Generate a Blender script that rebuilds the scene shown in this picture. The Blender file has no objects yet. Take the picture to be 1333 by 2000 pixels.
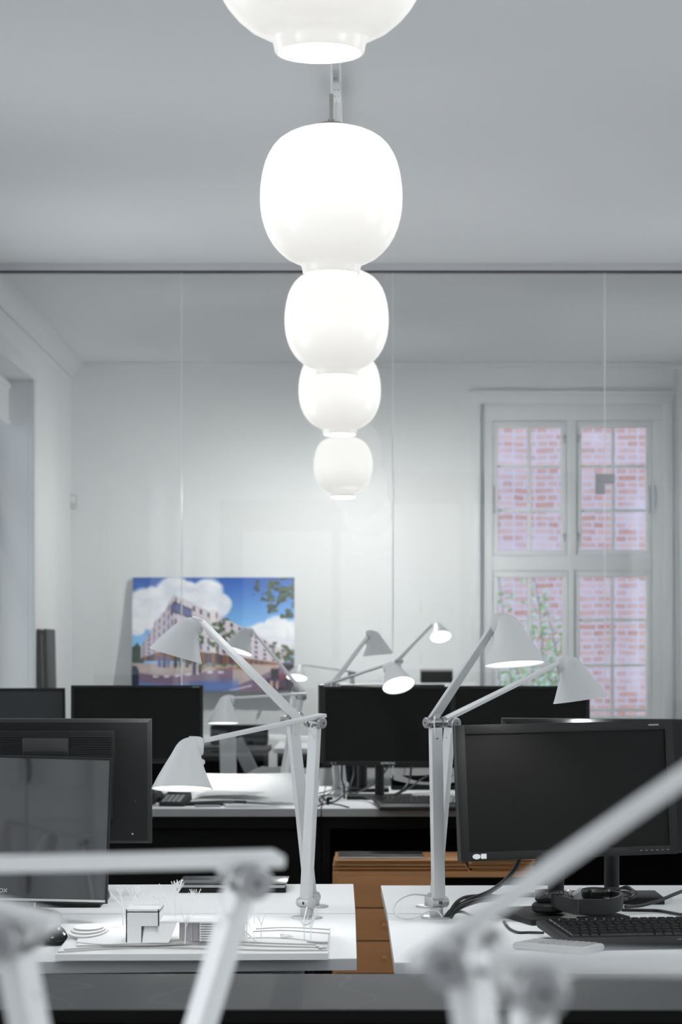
import bpy, bmesh, math, random
from math import sin, cos, pi, radians, sqrt, hypot
from mathutils import Vector, Matrix, Euler

SC = bpy.context.scene
COL = SC.collection
V = Vector

# ------------------------------------------------------------------ camera
F_PX, VX, VY, EYE = 4800.0, 686.6, 1278.0, 1.31      # focal length in pixels, vanishing point, eye height
cd = bpy.data.cameras.new('camera')
cam = bpy.data.objects.new('camera', cd)
COL.objects.link(cam)
cam.location = (0, 0, EYE)
cam.rotation_euler = (pi / 2, 0, 0)
cd.sensor_fit = 'VERTICAL'
cd.sensor_height = 36
cd.sensor_width = 24
cd.lens = F_PX / 2000 * 36
cd.shift_x = -(VX - 666.5) / 2000
cd.shift_y = (VY - 1000.0) / 2000
cd.clip_end = 200
cd.clip_start = 0.05
cd.dof.use_dof = True
cd.dof.focus_distance = 5.35
cd.dof.aperture_fstop = 9.0
SC.camera = cam

# ------------------------------------------------------------------ exposure, sky, daylight
SC.view_settings.view_transform = 'Standard'
SC.view_settings.look = 'None'
SC.view_settings.gamma = 1
SC.view_settings.use_curve_mapping = False
SC.view_settings.exposure = -0.08
SC.cycles.max_bounces = 10
SC.cycles.diffuse_bounces = 6
SC.cycles.transparent_max_bounces = 16
SC.cycles.sample_clamp_indirect = 6

PENDANT_W = 22.0        # watt of the bulb under each pendant
FAR_W = 3.5              # light at the seen left window and an added right one beyond the glass
FAR_BULB_W = 72.0
TASK_W = 4.2           # watt of each desk lamp
WINDOW_W = 18.0        # fill light through each unseen side window added to the near room
REAR_W = 50.0          # fill light through unseen side windows added level with the camera

W = bpy.data.worlds.new('sky')
SC.world = W
W.use_nodes = True
bg = W.node_tree.nodes['Background']
bg.inputs[0].default_value = (0.80, 0.90, 1.0, 1)
bg.inputs[1].default_value = 1.35

CEIL = 3.31
LEFT_X, RIGHT_X, BACK_Y, FAR_Y, PART_Y = -1.92, 3.1, -2.6, 16.84, 12.6
SIDE_WINDOWS = [(-1.9, -.25), (1.2, 2.85), (4.6, 6.25), (7.6, 9.25), (10.75, 12.4), (12.95, 14.60)]  # only the last is seen; the others are added to let in light


def area_light(name, loc, rot, sx, sy, w, col=(1, 1, 1)):
    l = bpy.data.lights.new(name, 'AREA')
    l.shape = 'RECTANGLE'
    l.size, l.size_y, l.energy, l.color = sx, sy, w, col
    o = bpy.data.objects.new(name, l)
    o.location, o.rotation_euler = loc, rot
    COL.objects.link(o)
    return o


RIGHT_FILL_WINDOWS = [(yy - .8, yy + .8) for yy in (-1.1, 1.9, 5.2, 8.2, 11.5, 14.6)]  # all unseen, added to let in fill light from the right
for i, (a, b) in enumerate(SIDE_WINDOWS):
    area_light('daylight_fill', (LEFT_X - 0.42, (a + b) / 2, 1.92), (0, -pi / 2, 0), 2.0, b - a - .1, (REAR_W, REAR_W, WINDOW_W, WINDOW_W * .7, WINDOW_W * 1.4, FAR_W)[i], (.95, .975, 1))
for i, (a, b) in enumerate(RIGHT_FILL_WINDOWS):
    area_light('daylight_fill', (RIGHT_X + 0.42, (a + b) / 2, 1.92), (0, pi / 2, 0), 2.0, 1.5, (REAR_W, REAR_W, WINDOW_W, WINDOW_W * .7, WINDOW_W * 1.4, FAR_W)[i], (.95, .975, 1))
REAR_WINDOWS = [(-1.55, -.75), (-.45, .25), (.55, 1.25), (1.6, 2.5)]
sun = bpy.data.lights.new('sun', 'SUN')
sun.energy, sun.angle, sun.color = 0.8, radians(8), (1, .96, .9)
so = bpy.data.objects.new('sun', sun)
so.rotation_euler = (radians(40), 0, radians(-25))
so.location = (0, 20, 12)
COL.objects.link(so)


# ------------------------------------------------------------------ coordinates of the place
def X(px, d): return (px - VX) * d / F_PX
def Z(py, d): return EYE - (py - VY) * d / F_PX
def P(px, py, d): return V((X(px, d), d, Z(py, d)))
def ON(px, py, z=0.74):
    d = F_PX * (EYE - z) / (py - VY)
    return V((X(px, d), d, z))


# ------------------------------------------------------------------ materials
def mat(name, col, rough=.5, metal=0., spec=.5, noise=None, bump=None, emit=None, estr=1.):
    m = bpy.data.materials.new(name)
    m.use_nodes = True
    nt = m.node_tree
    b = nt.nodes['Principled BSDF']
    b.inputs['Base Color'].default_value = (*col, 1)
    b.inputs['Roughness'].default_value = rough
    b.inputs['Metallic'].default_value = metal
    b.inputs['Specular IOR Level'].default_value = spec
    if emit:
        b.inputs['Emission Color'].default_value = (*emit, 1)
        b.inputs['Emission Strength'].default_value = estr
    if noise or bump:
        tc = nt.nodes.new('ShaderNodeTexCoord')
        mp = nt.nodes.new('ShaderNodeMapping')
        nt.links.new(tc.outputs['Object'], mp.inputs[0])
        n = nt.nodes.new('ShaderNodeTexNoise')
        nt.links.new(mp.outputs[0], n.inputs['Vector'])
        n.inputs['Detail'].default_value = 5
    if noise:
        sc, amt, stretch = noise
        mp.inputs['Scale'].default_value = stretch
        n.inputs['Scale'].default_value = sc
        mx = nt.nodes.new('ShaderNodeMix')
        mx.data_type = 'RGBA'
        nt.links.new(n.outputs['Fac'], mx.inputs[0])
        mx.inputs[6].default_value = (*[max(0, c * (1 - amt)) for c in col], 1)
        mx.inputs[7].default_value = (*[min(1, c * (1 + amt)) for c in col], 1)
        nt.links.new(mx.outputs[2], b.inputs['Base Color'])
    if bump:
        sc, st = bump
        if not noise:
            n.inputs['Scale'].default_value = sc
        bp = nt.nodes.new('ShaderNodeBump')
        bp.inputs['Strength'].default_value = st
        bp.inputs['Distance'].default_value = .002
        nt.links.new(n.outputs['Fac'], bp.inputs['Height'])
        nt.links.new(bp.outputs[0], b.inputs['Normal'])
    return m


def glass_mat(name, gain=1.0, tint=(1, 1, 1)):
    m = bpy.data.materials.new(name)
    m.use_nodes = True
    nt = m.node_tree
    nt.nodes.clear()
    out = nt.nodes.new('ShaderNodeOutputMaterial')
    mix = nt.nodes.new('ShaderNodeMixShader')
    tr = nt.nodes.new('ShaderNodeBsdfTransparent')
    tr.inputs[0].default_value = (*tint, 1)
    gl = nt.nodes.new('ShaderNodeBsdfGlossy')
    gl.inputs['Roughness'].default_value = 0.0
    fr = nt.nodes.new('ShaderNodeFresnel')
    fr.inputs[0].default_value = 1.5
    mu = nt.nodes.new('ShaderNodeMath')
    mu.operation = 'MULTIPLY'
    mu.inputs[1].default_value = gain
    nt.links.new(fr.outputs[0], mu.inputs[0])
    nt.links.new(mu.outputs[0], mix.inputs[0])
    nt.links.new(tr.outputs[0], mix.inputs[1])
    nt.links.new(gl.outputs[0], mix.inputs[2])
    nt.links.new(mix.outputs[0], out.inputs[0])
    return m


def opal_mat():
    # opal glass lit from inside: strongest level with the bulb, a little weaker towards the collar
    m = bpy.data.materials.new('opal_glass')
    m.use_nodes = True
    nt = m.node_tree
    b = nt.nodes['Principled BSDF']
    b.inputs['Base Color'].default_value = (.30, .29, .27, 1)
    b.inputs['Roughness'].default_value = .2
    tc = nt.nodes.new('ShaderNodeTexCoord')
    sp = nt.nodes.new('ShaderNodeSeparateXYZ')
    nt.links.new(tc.outputs['Object'], sp.inputs[0])
    mr = nt.nodes.new('ShaderNodeMapRange')
    mr.interpolation_type = 'SMOOTHSTEP'
    mr.inputs[1].default_value = -.20
    mr.inputs[2].default_value = 0.0
    mr.inputs[3].default_value = .66
    mr.inputs[4].default_value = .93
    nt.links.new(sp.outputs[2], mr.inputs[0])
    b.inputs['Emission Color'].default_value = (1, .985, .95, 1)
    nt.links.new(mr.outputs[0], b.inputs['Emission Strength'])
    return m


def brick_mat():
    m = bpy.data.materials.new('hazed_brick')  # haze and overexposure are put into the pale lavender brick colours
    m.use_nodes = True
    nt = m.node_tree
    b = nt.nodes['Principled BSDF']
    b.inputs['Roughness'].default_value = .9
    tc = nt.nodes.new('ShaderNodeTexCoord')
    n0 = nt.nodes.new('ShaderNodeTexNoise')
    n0.inputs['Scale'].default_value = 3.0
    nt.links.new(tc.outputs['UV'], n0.inputs['Vector'])
    vm = nt.nodes.new('ShaderNodeVectorMath')
    vm.operation = 'MULTIPLY_ADD'
    nt.links.new(n0.outputs['Color'], vm.inputs[0])
    vm.inputs[1].default_value = (.05, .05, 0)
    nt.links.new(tc.outputs['UV'], vm.inputs[2])
    br = nt.nodes.new('ShaderNodeTexBrick')
    br.offset = .5
    br.squash = .55
    br.squash_frequency = 2
    br.inputs['Color1'].default_value = (.53, .29, .26, 1)
    br.inputs['Color2'].default_value = (.66, .49, .53, 1)
    br.inputs['Mortar'].default_value = (.58, .58, .76, 1)
    br.inputs['Scale'].default_value = 1
    br.inputs['Mortar Size'].default_value = .012
    br.inputs['Mortar Smooth'].default_value = .35
    br.inputs['Bias'].default_value = -.1
    br.inputs['Brick Width'].default_value = .235
    br.inputs['Row Height'].default_value = .077
    nt.links.new(vm.outputs[0], br.inputs['Vector'])
    n = nt.nodes.new('ShaderNodeTexNoise')
    n.inputs['Scale'].default_value = 2.2
    n.inputs['Detail'].default_value = 6
    nt.links.new(tc.outputs['UV'], n.inputs['Vector'])
    cr = nt.nodes.new('ShaderNodeValToRGB')
    cr.color_ramp.elements[0].position = .46
    cr.color_ramp.elements[1].position = .78
    nt.links.new(n.outputs['Fac'], cr.inputs[0])
    mx = nt.nodes.new('ShaderNodeMix')
    mx.data_type = 'RGBA'
    nt.links.new(cr.outputs[0], mx.inputs[0])
    nt.links.new(br.outputs['Color'], mx.inputs[6])
    mx.inputs[7].default_value = (.66, .60, .75, 1)
    nt.links.new(mx.outputs[2], b.inputs['Base Color'])
    return m


def print_mat():
    m = bpy.data.materials.new('printed_picture')
    m.use_nodes = True
    nt = m.node_tree
    b = nt.nodes['Principled BSDF']
    b.inputs['Roughness'].default_value = .35
    at = nt.nodes.new('ShaderNodeVertexColor')
    at.layer_name = 'ink'
    nt.links.new(at.outputs[0], b.inputs['Base Color'])
    return m


def lino_mat():
    m = mat('grey_linoleum', (.070, .072, .073), .6, spec=.25, noise=(9, .12, (.3, 1, 1)))
    nt = m.node_tree
    b = nt.nodes['Principled BSDF']
    tc = nt.nodes.new('ShaderNodeTexCoord')
    n = nt.nodes.new('ShaderNodeTexNoise')
    n.inputs['Scale'].default_value = 2.2
    n.inputs['Detail'].default_value = 1
    nt.links.new(tc.outputs['Object'], n.inputs['Vector'])
    # thin pale scratches: narrow bands of a distorted noise
    cr = nt.nodes.new('ShaderNodeValToRGB')
    e = cr.color_ramp.elements
    e[0].position, e[0].color = .498, (0, 0, 0, 1)
    e[1].position, e[1].color = .506, (0, 0, 0, 1)
    k = e.new(.502)
    k.color = (.16, .16, .16, 1)
    nt.links.new(n.outputs['Fac'], cr.inputs[0])
    src = b.inputs['Base Color'].links[0].from_socket
    mx = nt.nodes.new('ShaderNodeMix')
    mx.data_type = 'RGBA'
    nt.links.new(cr.outputs[0], mx.inputs[0])
    nt.links.new(src, mx.inputs[6])
    mx.inputs[7].default_value = (.32, .32, .32, 1)
    nt.links.new(mx.outputs[2], b.inputs['Base Color'])
    return m


M = dict(
    wall=mat('wall_paint', (.80, .815, .82), .85, bump=(60, .05)),
    calc=mat('pale_plastic', (.46, .47, .47), .4),
    sensor=mat('shaded_white_plastic', (.58, .59, .59), .5),  # grey tone carries the shading of the white sensor housing
    greywall=mat('grey_wall_paint', (.34, .34, .345), .85),
    ceil=mat('ceiling_paint', (.85, .855, .86), .9),
    floor=mat('floor_boards', (.52, .51, .50), .5, noise=(3, .2, (1, .1, 1))),
    trim=mat('white_trim', (.80, .815, .82), .45),
    alu=mat('grey_aluminium', (.46, .46, .47), .5),
    rail=mat('light_grey_rail', (.62, .62, .63), .5),
    gasket=mat('dark_gasket', (.06, .06, .065), .6),
    glass=glass_mat('partition_glass', 1.2, (.985, .992, .99)),
    pane=glass_mat('window_glass', 0.6),
    joint=mat('bright_edge_silicone', (.95, .96, .96), .3),  # near-white colour stands in for light caught by the pane edges
    opal=opal_mat(),
    bulb=mat('lit_bulb', (1, 1, 1), .5, emit=(1, 1, .98), estr=1.6),
    steel=mat('brushed_steel', (.42, .41, .38), .35, .9),
    chrome=mat('satin_chrome', (.40, .40, .40), .30, .8),
    lampw=mat('white_lacquer', (.62, .625, .625), .42),
    led=mat('lit_diffuser', (1, 1, 1), .5, emit=(1, 1, 1), estr=2.2),
    cap=mat('grey_hinge_cap', (.24, .24, .245), .45),
    cut=mat('cut_card_edge', (.44, .43, .41), .9),
    dark=mat('dark_slot', (.03, .03, .03), .5),
    lam=mat('white_laminate', (.76, .77, .775), .48, spec=.18),
    edge=mat('grey_edge', (.30, .305, .31), .5),
    edgew=mat('light_grey_edge', (.56, .57, .58), .5),
    wedge=mat('worn_grey_edge', (.27, .27, .265), .4, noise=(6, .25, (1, 1, 4))),
    black=mat('black_lacquer', (.004, .004, .0035), .7, spec=.12),
    blackp=mat('black_plastic', (.009, .009, .009), .45, spec=.25),
    darkp=mat('charcoal_plastic', (.016, .017, .017), .5, spec=.25),
    bezel=mat('bezel_plastic', (.011, .0115, .011), .38, spec=.3),
    screen=mat('matt_screen', (.0065, .0065, .0058), .45, spec=.16),
    greyscr=mat('grey_screen', (.024, .027, .029), .35, spec=.4),
    gloss=mat('glossy_screen', (.022, .022, .024), .03, spec=1.0),
    silver=mat('silver_plastic', (.55, .55, .55), .35, .4),
    greyp=mat('grey_plastic', (.34, .34, .34), .45),
    lino=lino_mat(),
    wood=mat('cherry_veneer', (.40, .185, .066), .45, noise=(5, .16, (1, 1, 5))),
    wooddk=mat('dark_wood_gap', (.05, .02, .008), .7),
    card=mat('brown_card', (.42, .20, .07), .7, noise=(6, .15, (1, 1, 1))),
    paper=mat('white_paper', (.86, .87, .87), .8),
    paperg=mat('grey_paper', (.62, .63, .63), .8),
    model=mat('white_card', (.88, .88, .87), .8),
    modelg=mat('clear_acrylic', (.55, .53, .54), .25),
    cable=mat('black_cable', (.014, .014, .014), .45),
    cablew=mat('white_cable', (.80, .80, .80), .4),
    text=mat('white_print', (.75, .75, .75), .5),
    textg=mat('grey_print', (.22, .22, .22), .5),
    picture=print_mat(),
    brick=brick_mat(),
    leaf=mat('leaf_green', (.30, .50, .22), .5),
    leafp=mat('leaf_pale', (.55, .72, .66), .4),
    twig=mat('twig_bark', (.30, .26, .25), .8),
    ground=mat('courtyard_paving', (.45, .44, .43), .9, noise=(2, .2, (1, 1, 1))),
    curtain=mat('white_curtain', (.82, .83, .835), .9),
    chairw=mat('white_shell', (.80, .80, .80), .4),
    fabric=mat('black_fabric', (.022, .023, .024), .9),
    board=mat('dark_board', (.035, .036, .036), .7),
    boardg=mat('grey_board', (.20, .205, .205), .7),
    glossk=mat('gloss_black', (.015, .015, .015), .16, spec=.6),
)

M['gloss'].node_tree.nodes['Principled BSDF'].inputs['Coat Weight'].default_value = .9
M['gloss'].node_tree.nodes['Principled BSDF'].inputs['Coat Roughness'].default_value = .02


# ------------------------------------------------------------------ mesh builder
class MB:
    def __init__(s):
        s.bm = bmesh.new()

    def box(s, c, size, rot=None, bev=0.0):
        t = bmesh.new()
        bmesh.ops.create_cube(t, size=1)
        for v in t.verts:
            v.co = V((v.co.x * size[0], v.co.y * size[1], v.co.z * size[2]))
        if bev:
            bmesh.ops.bevel(t, geom=t.edges[:], offset=bev, segments=2, affect='EDGES', profile=.6)
        m = Matrix.Translation(V(c)) @ (rot.to_4x4() if rot else Matrix.Identity(4))
        t.transform(m)
        s._join(t)
        return s

    def _join(s, t):
        me = bpy.data.meshes.new('t')
        t.to_mesh(me)
        t.free()
        s.bm.from_mesh(me)
        bpy.data.meshes.remove(me)

    def span(s, a, b, bev=0.0):
        a, b = V(a), V(b)
        return s.box((a + b) / 2, [abs(x) for x in (b - a)], None, bev)

    def frame(s, axis, o0, o1, t, h0, h1, p0, p1, bev=.003, tt=None, tb=None, sides='LRTB'):
        """rectangular frame of four pieces that only touch; axis is its normal, o along the horizontal, p along the normal"""
        tt = t if tt is None else tt
        tb = t if tb is None else tb
        def put(a, b, c, e):
            if axis == 'y':
                s.span((a, p0, c), (b, p1, e), bev)
            else:
                s.span((p0, a, c), (p1, b, e), bev)
        b_ = h0 + tb if 'B' in sides else h0
        t_ = h1 - tt if 'T' in sides else h1
        put(o0, o0 + t, b_, t_)
        put(o1 - t, o1, b_, t_)
        if 'T' in sides:
            put(o0, o1, h1 - tt, h1)
        if 'B' in sides:
            put(o0, o1, h0, h0 + tb)
        return s

    def bar(s, a, b, wdir, w, t, w2=None, t2=None, bev=.002):
        """bar from a to b, w wide along wdir and t thick"""
        a, b = V(a), V(b)
        ax = (b - a).normalized()
        wd = V(wdir)
        wd = (wd - ax * wd.dot(ax)).normalized()
        td = ax.cross(wd)
        w2 = w2 or w
        t2 = t2 or t
        bm = bmesh.new()
        q = []
        for p, ww, tt in ((a, w, t), (b, w2, t2)):
            q.append([bm.verts.new(p + wd * ww / 2 * i + td * tt / 2 * j) for i, j in ((-1, -1), (1, -1), (1, 1), (-1, 1))])
        for i in range(4):
            bm.faces.new((q[0][i], q[0][(i + 1) % 4], q[1][(i + 1) % 4], q[1][i]))
        bm.faces.new(q[0][::-1])
        bm.faces.new(q[1])
        bmesh.ops.recalc_face_normals(bm, faces=bm.faces)
        if bev:
            bmesh.ops.bevel(bm, geom=bm.edges[:], offset=bev, segments=2, affect='EDGES', profile=.6)
        s._join(bm)
        return s

    def loft(s, rings, cap=True):
        bm = s.bm
        rs = [[bm.verts.new(p) for p in r] for r in rings]
        n = len(rs[0])
        for a, b in zip(rs, rs[1:]):
            for i in range(n):
                bm.faces.new((a[i], a[(i + 1) % n], b[(i + 1) % n], b[i]))
        if cap:
            bm.faces.new(rs[0][::-1])
            bm.faces.new(rs[-1])
        return s

    def cyl(s, a, b, r, r2=None, n=20, bev=0.0):
        a, b = V(a), V(b)
        ax = (b - a).normalized()
        u = ax.orthogonal().normalized()
        w = ax.cross(u)
        r2 = r if r2 is None else r2
        L = (b - a).length
        st = [(0, r), (1, r2)]
        if bev:
            k = bev / L
            st = [(0, r - bev), (k * .3, r - bev * .3), (k, r), (1 - k, r2), (1 - k * .3, r2 - bev * .3), (1, r2 - bev)]
        s.loft([[a.lerp(b, t) + (u * cos(2 * pi * i / n) + w * sin(2 * pi * i / n)) * q for i in range(n)] for t, q in st])
        return s

    def lathe(s, prof, n=40, c=(0, 0, 0), closed=False):
        c = V(c)
        bm = s.bm
        rs = []
        for r, z in prof:
            if r < 1e-6:
                rs.append([bm.verts.new(c + V((0, 0, z)))])
            else:
                rs.append([bm.verts.new(c + V((r * cos(2 * pi * i / n), r * sin(2 * pi * i / n), z))) for i in range(n)])
        for a, b in zip(rs, rs[1:]):
            for i in range(n):
                j = (i + 1) % n
                if len(a) == 1 and len(b) == 1:
                    continue
                if len(a) == 1:
                    bm.faces.new((a[0], b[j], b[i]))
                elif len(b) == 1:
                    bm.faces.new((a[i], a[j], b[0]))
                else:
                    bm.faces.new((a[i], a[j], b[j], b[i]))
        return s

    def tube(s, pts, r, n=8, sub=6, taper=None):
        pts = [V(p) for p in pts]
        P2 = []
        m = len(pts)
        for i in range(m - 1):
            p0, p1, p2, p3 = pts[max(i - 1, 0)], pts[i], pts[i + 1], pts[min(i + 2, m - 1)]
            for k in range(sub):
                t = k / sub
                P2.append(.5 * (2 * p1 + (p2 - p0) * t + (2 * p0 - 5 * p1 + 4 * p2 - p3) * t * t + (3 * p1 - p0 - 3 * p2 + p3) * t ** 3))
        P2.append(pts[-1])
        rings = []
        ax = (P2[1] - P2[0]).normalized()
        u = ax.orthogonal().normalized()
        for i, p in enumerate(P2):
            ax = (P2[min(i + 1, len(P2) - 1)] - P2[max(i - 1, 0)])
            ax = ax.normalized() if ax.length > 1e-9 else V((0, 0, 1))
            u = (u - ax * u.dot(ax))
            u = u.normalized() if u.length > 1e-6 else ax.orthogonal().normalized()
            w = ax.cross(u)
            q = r if taper is None else r + (taper - r) * i / (len(P2) - 1)
            rings.append([p + (u * cos(2 * pi * k / n) + w * sin(2 * pi * k / n)) * q for k in range(n)])
        s.loft(rings)
        return s

    def prism(s, poly, vec):
        """polygon (3D points) pushed along vec"""
        vec = V(vec)
        bm = s.bm
        a = [bm.verts.new(V(p)) for p in poly]
        b = [bm.verts.new(V(p) + vec) for p in poly]
        n = len(a)
        bm.faces.new(a[::-1])
        bm.faces.new(b)
        for i in range(n):
            bm.faces.new((a[i], a[(i + 1) % n], b[(i + 1) % n], b[i]))
        return s

    def sheet(s, f, nu, nv, thick=0.0):
        bm = s.bm
        g = [[bm.verts.new(V(f(i / nu, j / nv))) for j in range(nv + 1)] for i in range(nu + 1)]
        fs = []
        for i in range(nu):
            for j in range(nv):
                fs.append(bm.faces.new((g[i][j], g[i + 1][j], g[i + 1][j + 1], g[i][j + 1])))
        if thick:
            bmesh.ops.solidify(bm, geom=fs, thickness=thick)
        return s

    def ell(s, c, r, rot=None, n=20, m=12):
        t = bmesh.new()
        bmesh.ops.create_uvsphere(t, u_segments=n, v_segments=m, radius=1)
        for v in t.verts:
            v.co = V((v.co.x * r[0], v.co.y * r[1], v.co.z * r[2]))
        t.transform(Matrix.Translation(V(c)) @ (rot.to_4x4() if rot else Matrix.Identity(4)))
        s._join(t)
        return s

    def move(s, m):
        s.bm.transform(m)
        return s

    def build(s, name, material, parent=None, smooth=35):
        bmesh.ops.recalc_face_normals(s.bm, faces=s.bm.faces)
        me = bpy.data.meshes.new(name)
        s.bm.to_mesh(me)
        s.bm.free()
        me.materials.append(material)
        if smooth:
            me.shade_smooth()
            me.set_sharp_from_angle(angle=radians(smooth))
        o = bpy.data.objects.new(name, me)
        COL.objects.link(o)
        if parent:
            o.parent = parent
        return o


def tag(o, label, cat, group=None):
    o['label'] = label
    o['category'] = cat
    if group:
        o['group'] = group
    return o


def thing(name, loc, label, cat, group=None, rotz=0):
    o = bpy.data.objects.new(name, None)
    o.empty_display_size = .05
    o.location = loc
    o.rotation_euler = (0, 0, rotz)
    COL.objects.link(o)
    return tag(o, label, cat, group)


def struct(o):
    o['kind'] = 'structure'
    return o


def copy_tree(o, parent=None):
    c = o.copy()
    COL.objects.link(c)
    c.parent = parent
    for ch in list(o.children):
        copy_tree(ch, c)
    return c


def text(s, name, size, mtx, material, parent, align='CENTER'):
    cu = bpy.data.curves.new(name, 'FONT')
    cu.body = s
    cu.size = size
    cu.align_x = align
    cu.align_y = 'CENTER'
    cu.extrude = .0002
    cu.materials.append(material)
    t = bpy.data.objects.new('t', cu)
    COL.objects.link(t)
    dg = bpy.context.evaluated_depsgraph_get()
    me = bpy.data.meshes.new_from_object(t.evaluated_get(dg))
    bpy.data.objects.remove(t)
    if not me.materials:
        me.materials.append(material)
    o = bpy.data.objects.new(name, me)
    COL.objects.link(o)
    o.parent = parent
    o.matrix_local = mtx
    return o


# ------------------------------------------------------------------ the room
T = .35
struct(MB().span((LEFT_X - T, BACK_Y - T, -.2), (RIGHT_X + T, FAR_Y + T, 0)).build('floor', M['floor']))
struct(MB().span((LEFT_X - T, BACK_Y - T, CEIL), (RIGHT_X + T, FAR_Y + T, CEIL + .25)).build('ceiling', M['ceil']))


def wall_with_holes(name, axis, pos, t, u0, u1, z0, z1, holes):
    """axis 'x': wall plane x=pos running along y; axis 'y': plane y=pos running along x"""
    mb = MB()
    def put(a, b, c, d):
        if b - a < 1e-4 or d - c < 1e-4:
            return
        if axis == 'x':
            mb.span((pos, a, c), (pos + t, b, d))
        else:
            mb.span((a, min(pos, pos + t), c), (b, max(pos, pos + t), d))
    cur = u0
    for (a, b, c, d) in sorted(holes):
        put(cur, a, z0, z1)
        put(a, b, z0, c)
        put(a, b, d, z1)
        cur = b
    put(cur, u1, z0, z1)
    return struct(mb.build(name, M['wall'], None, None))


SILL, HEAD = .85, 2.94
wall_with_holes('wall_left', 'x', LEFT_X, -T, BACK_Y - T, FAR_Y + T, 0, CEIL, [(a, b, SILL, HEAD) for a, b in SIDE_WINDOWS])
RW = RIGHT_FILL_WINDOWS
wall_with_holes('wall_right', 'x', RIGHT_X, T, BACK_Y - T, FAR_Y + T, 0, CEIL, [(a, b, SILL, HEAD) for a, b in RW])
struct(MB().span((LEFT_X, BACK_Y - T, 0), (RIGHT_X, BACK_Y, CEIL)).build('wall_back', M['greywall'], None, None))

# far wall with the recessed window
d = FAR_Y
WX0, WX1, WZ1 = X(938, d), X(1300, d), Z(786, d)
wall_with_holes('wall_far', 'y', FAR_Y, T, LEFT_X, RIGHT_X, 0, CEIL, [(WX0, WX1, .80, WZ1)])

# casing of the far window
mb = MB()
cx0, cx1, cz1 = X(920, d), X(1314, d), Z(768, d)
mb.frame('y', cx0, cx1, WX0 - cx0, .80, cz1 - .012, d - .035, d, .004, sides='LRT')
mb.span((cx0 - .02, d - .05, cz1 - .0118), (cx1 + .02, d, cz1 + .012), .003)
mb.span((cx0 - .03, d - .10, .76), (cx1 + .03, d, .7998), .005)
struct(mb.build('trim_1', M['trim']))

# the window itself, .14 m back in the wall
wd = d + .045
def wX(px): return X(px, wd)
def wZ(py): return Z(py, wd)
win = thing('window_1', (0, 0, 0), 'w', 'window')
for k in ('label', 'category'):
    del win[k]
win['kind'] = 'structure'
fr = MB()
fz0 = .80
fr.frame('y', WX0, WX1, wX(962) - WX0, fz0, WZ1, wd - .03, wd + .06, .003, WZ1 - wZ(822), .05)
fr.span((wX(962), wd - .03, wZ(1115)), (wX(1273), wd + .06, wZ(1086)), .003)
fr.span((wX(1107), wd - .03, wZ(1086)), (wX(1126), wd + .06, wZ(822)), .003).span((wX(1110), wd - .03, fz0 + .05), (wX(1122), wd + .06, wZ(1115)), .003)
fr.build('window_frame', M['trim'], win)
zb = fz0 + .055
for sx0, sx1, syt, zlow, rows in ((963.5, 1106, 824, wZ(1084.5), (911, 997)), (1127, 1271.5, 824, wZ(1084.5), (911, 997)),
                                  (963.5, 1109, 1116.5, zb, (1211, 1299, 1387)), (1123, 1271.5, 1116.5, zb, (1211, 1299, 1387))):
    x0, x1, zt = wX(sx0), wX(sx1), wZ(syt)
    sm = MB()
    st = .032
    sm.frame('y', x0, x1, st, zlow, zt, wd - .018, wd + .035, .003, .040, .034)
    xm = (x0 + x1) / 2 - .002
    sm.span((xm - .011, wd, zlow + .03), (xm + .011, wd + .03, zt - .03), .002)
    for r in rows:
        z = wZ(r)
        sm.span((x0 + .02, wd + .001, z - .010), (x1 - .02, wd + .029, z + .010), .002)
    if zlow == zb:
        z = wZ(1475)
        sm.span((x0 + .02, wd + .001, z - .010), (x1 - .02, wd + .029, z + .010), .002)
    so_ = sm.build('sash', M['trim'], win)
    MB().span((x0 + .02, wd + .012, zlow + .02), (x1 - .02, wd + .016, zt - .02)).build('pane', M['pane'], so_)
hm = MB()
for px, py in ((1104, 857), (1104, 1049), (1129, 857), (1129, 1049)):
    c = P(px, py, wd - .025)
    hm.cyl(c + V((0, 0, -.03)), c + V((0, 0, .03)), .007, n=10).cyl(c + V((-.02, 0, .012)), c + V((.02, 0, .012)), .005, n=8)
hm.build('hinge', M['alu'], win)
hm = MB()
for px in (966, 1269):
    a, b = P(px, 950, wd - .03), P(px, 1002, wd - .03)
    hm.tube([a, a + V((0, -.03, -.02)), b + V((0, -.03, .02)), b], .006)
hm.build('handle', M['alu'], win)

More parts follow.
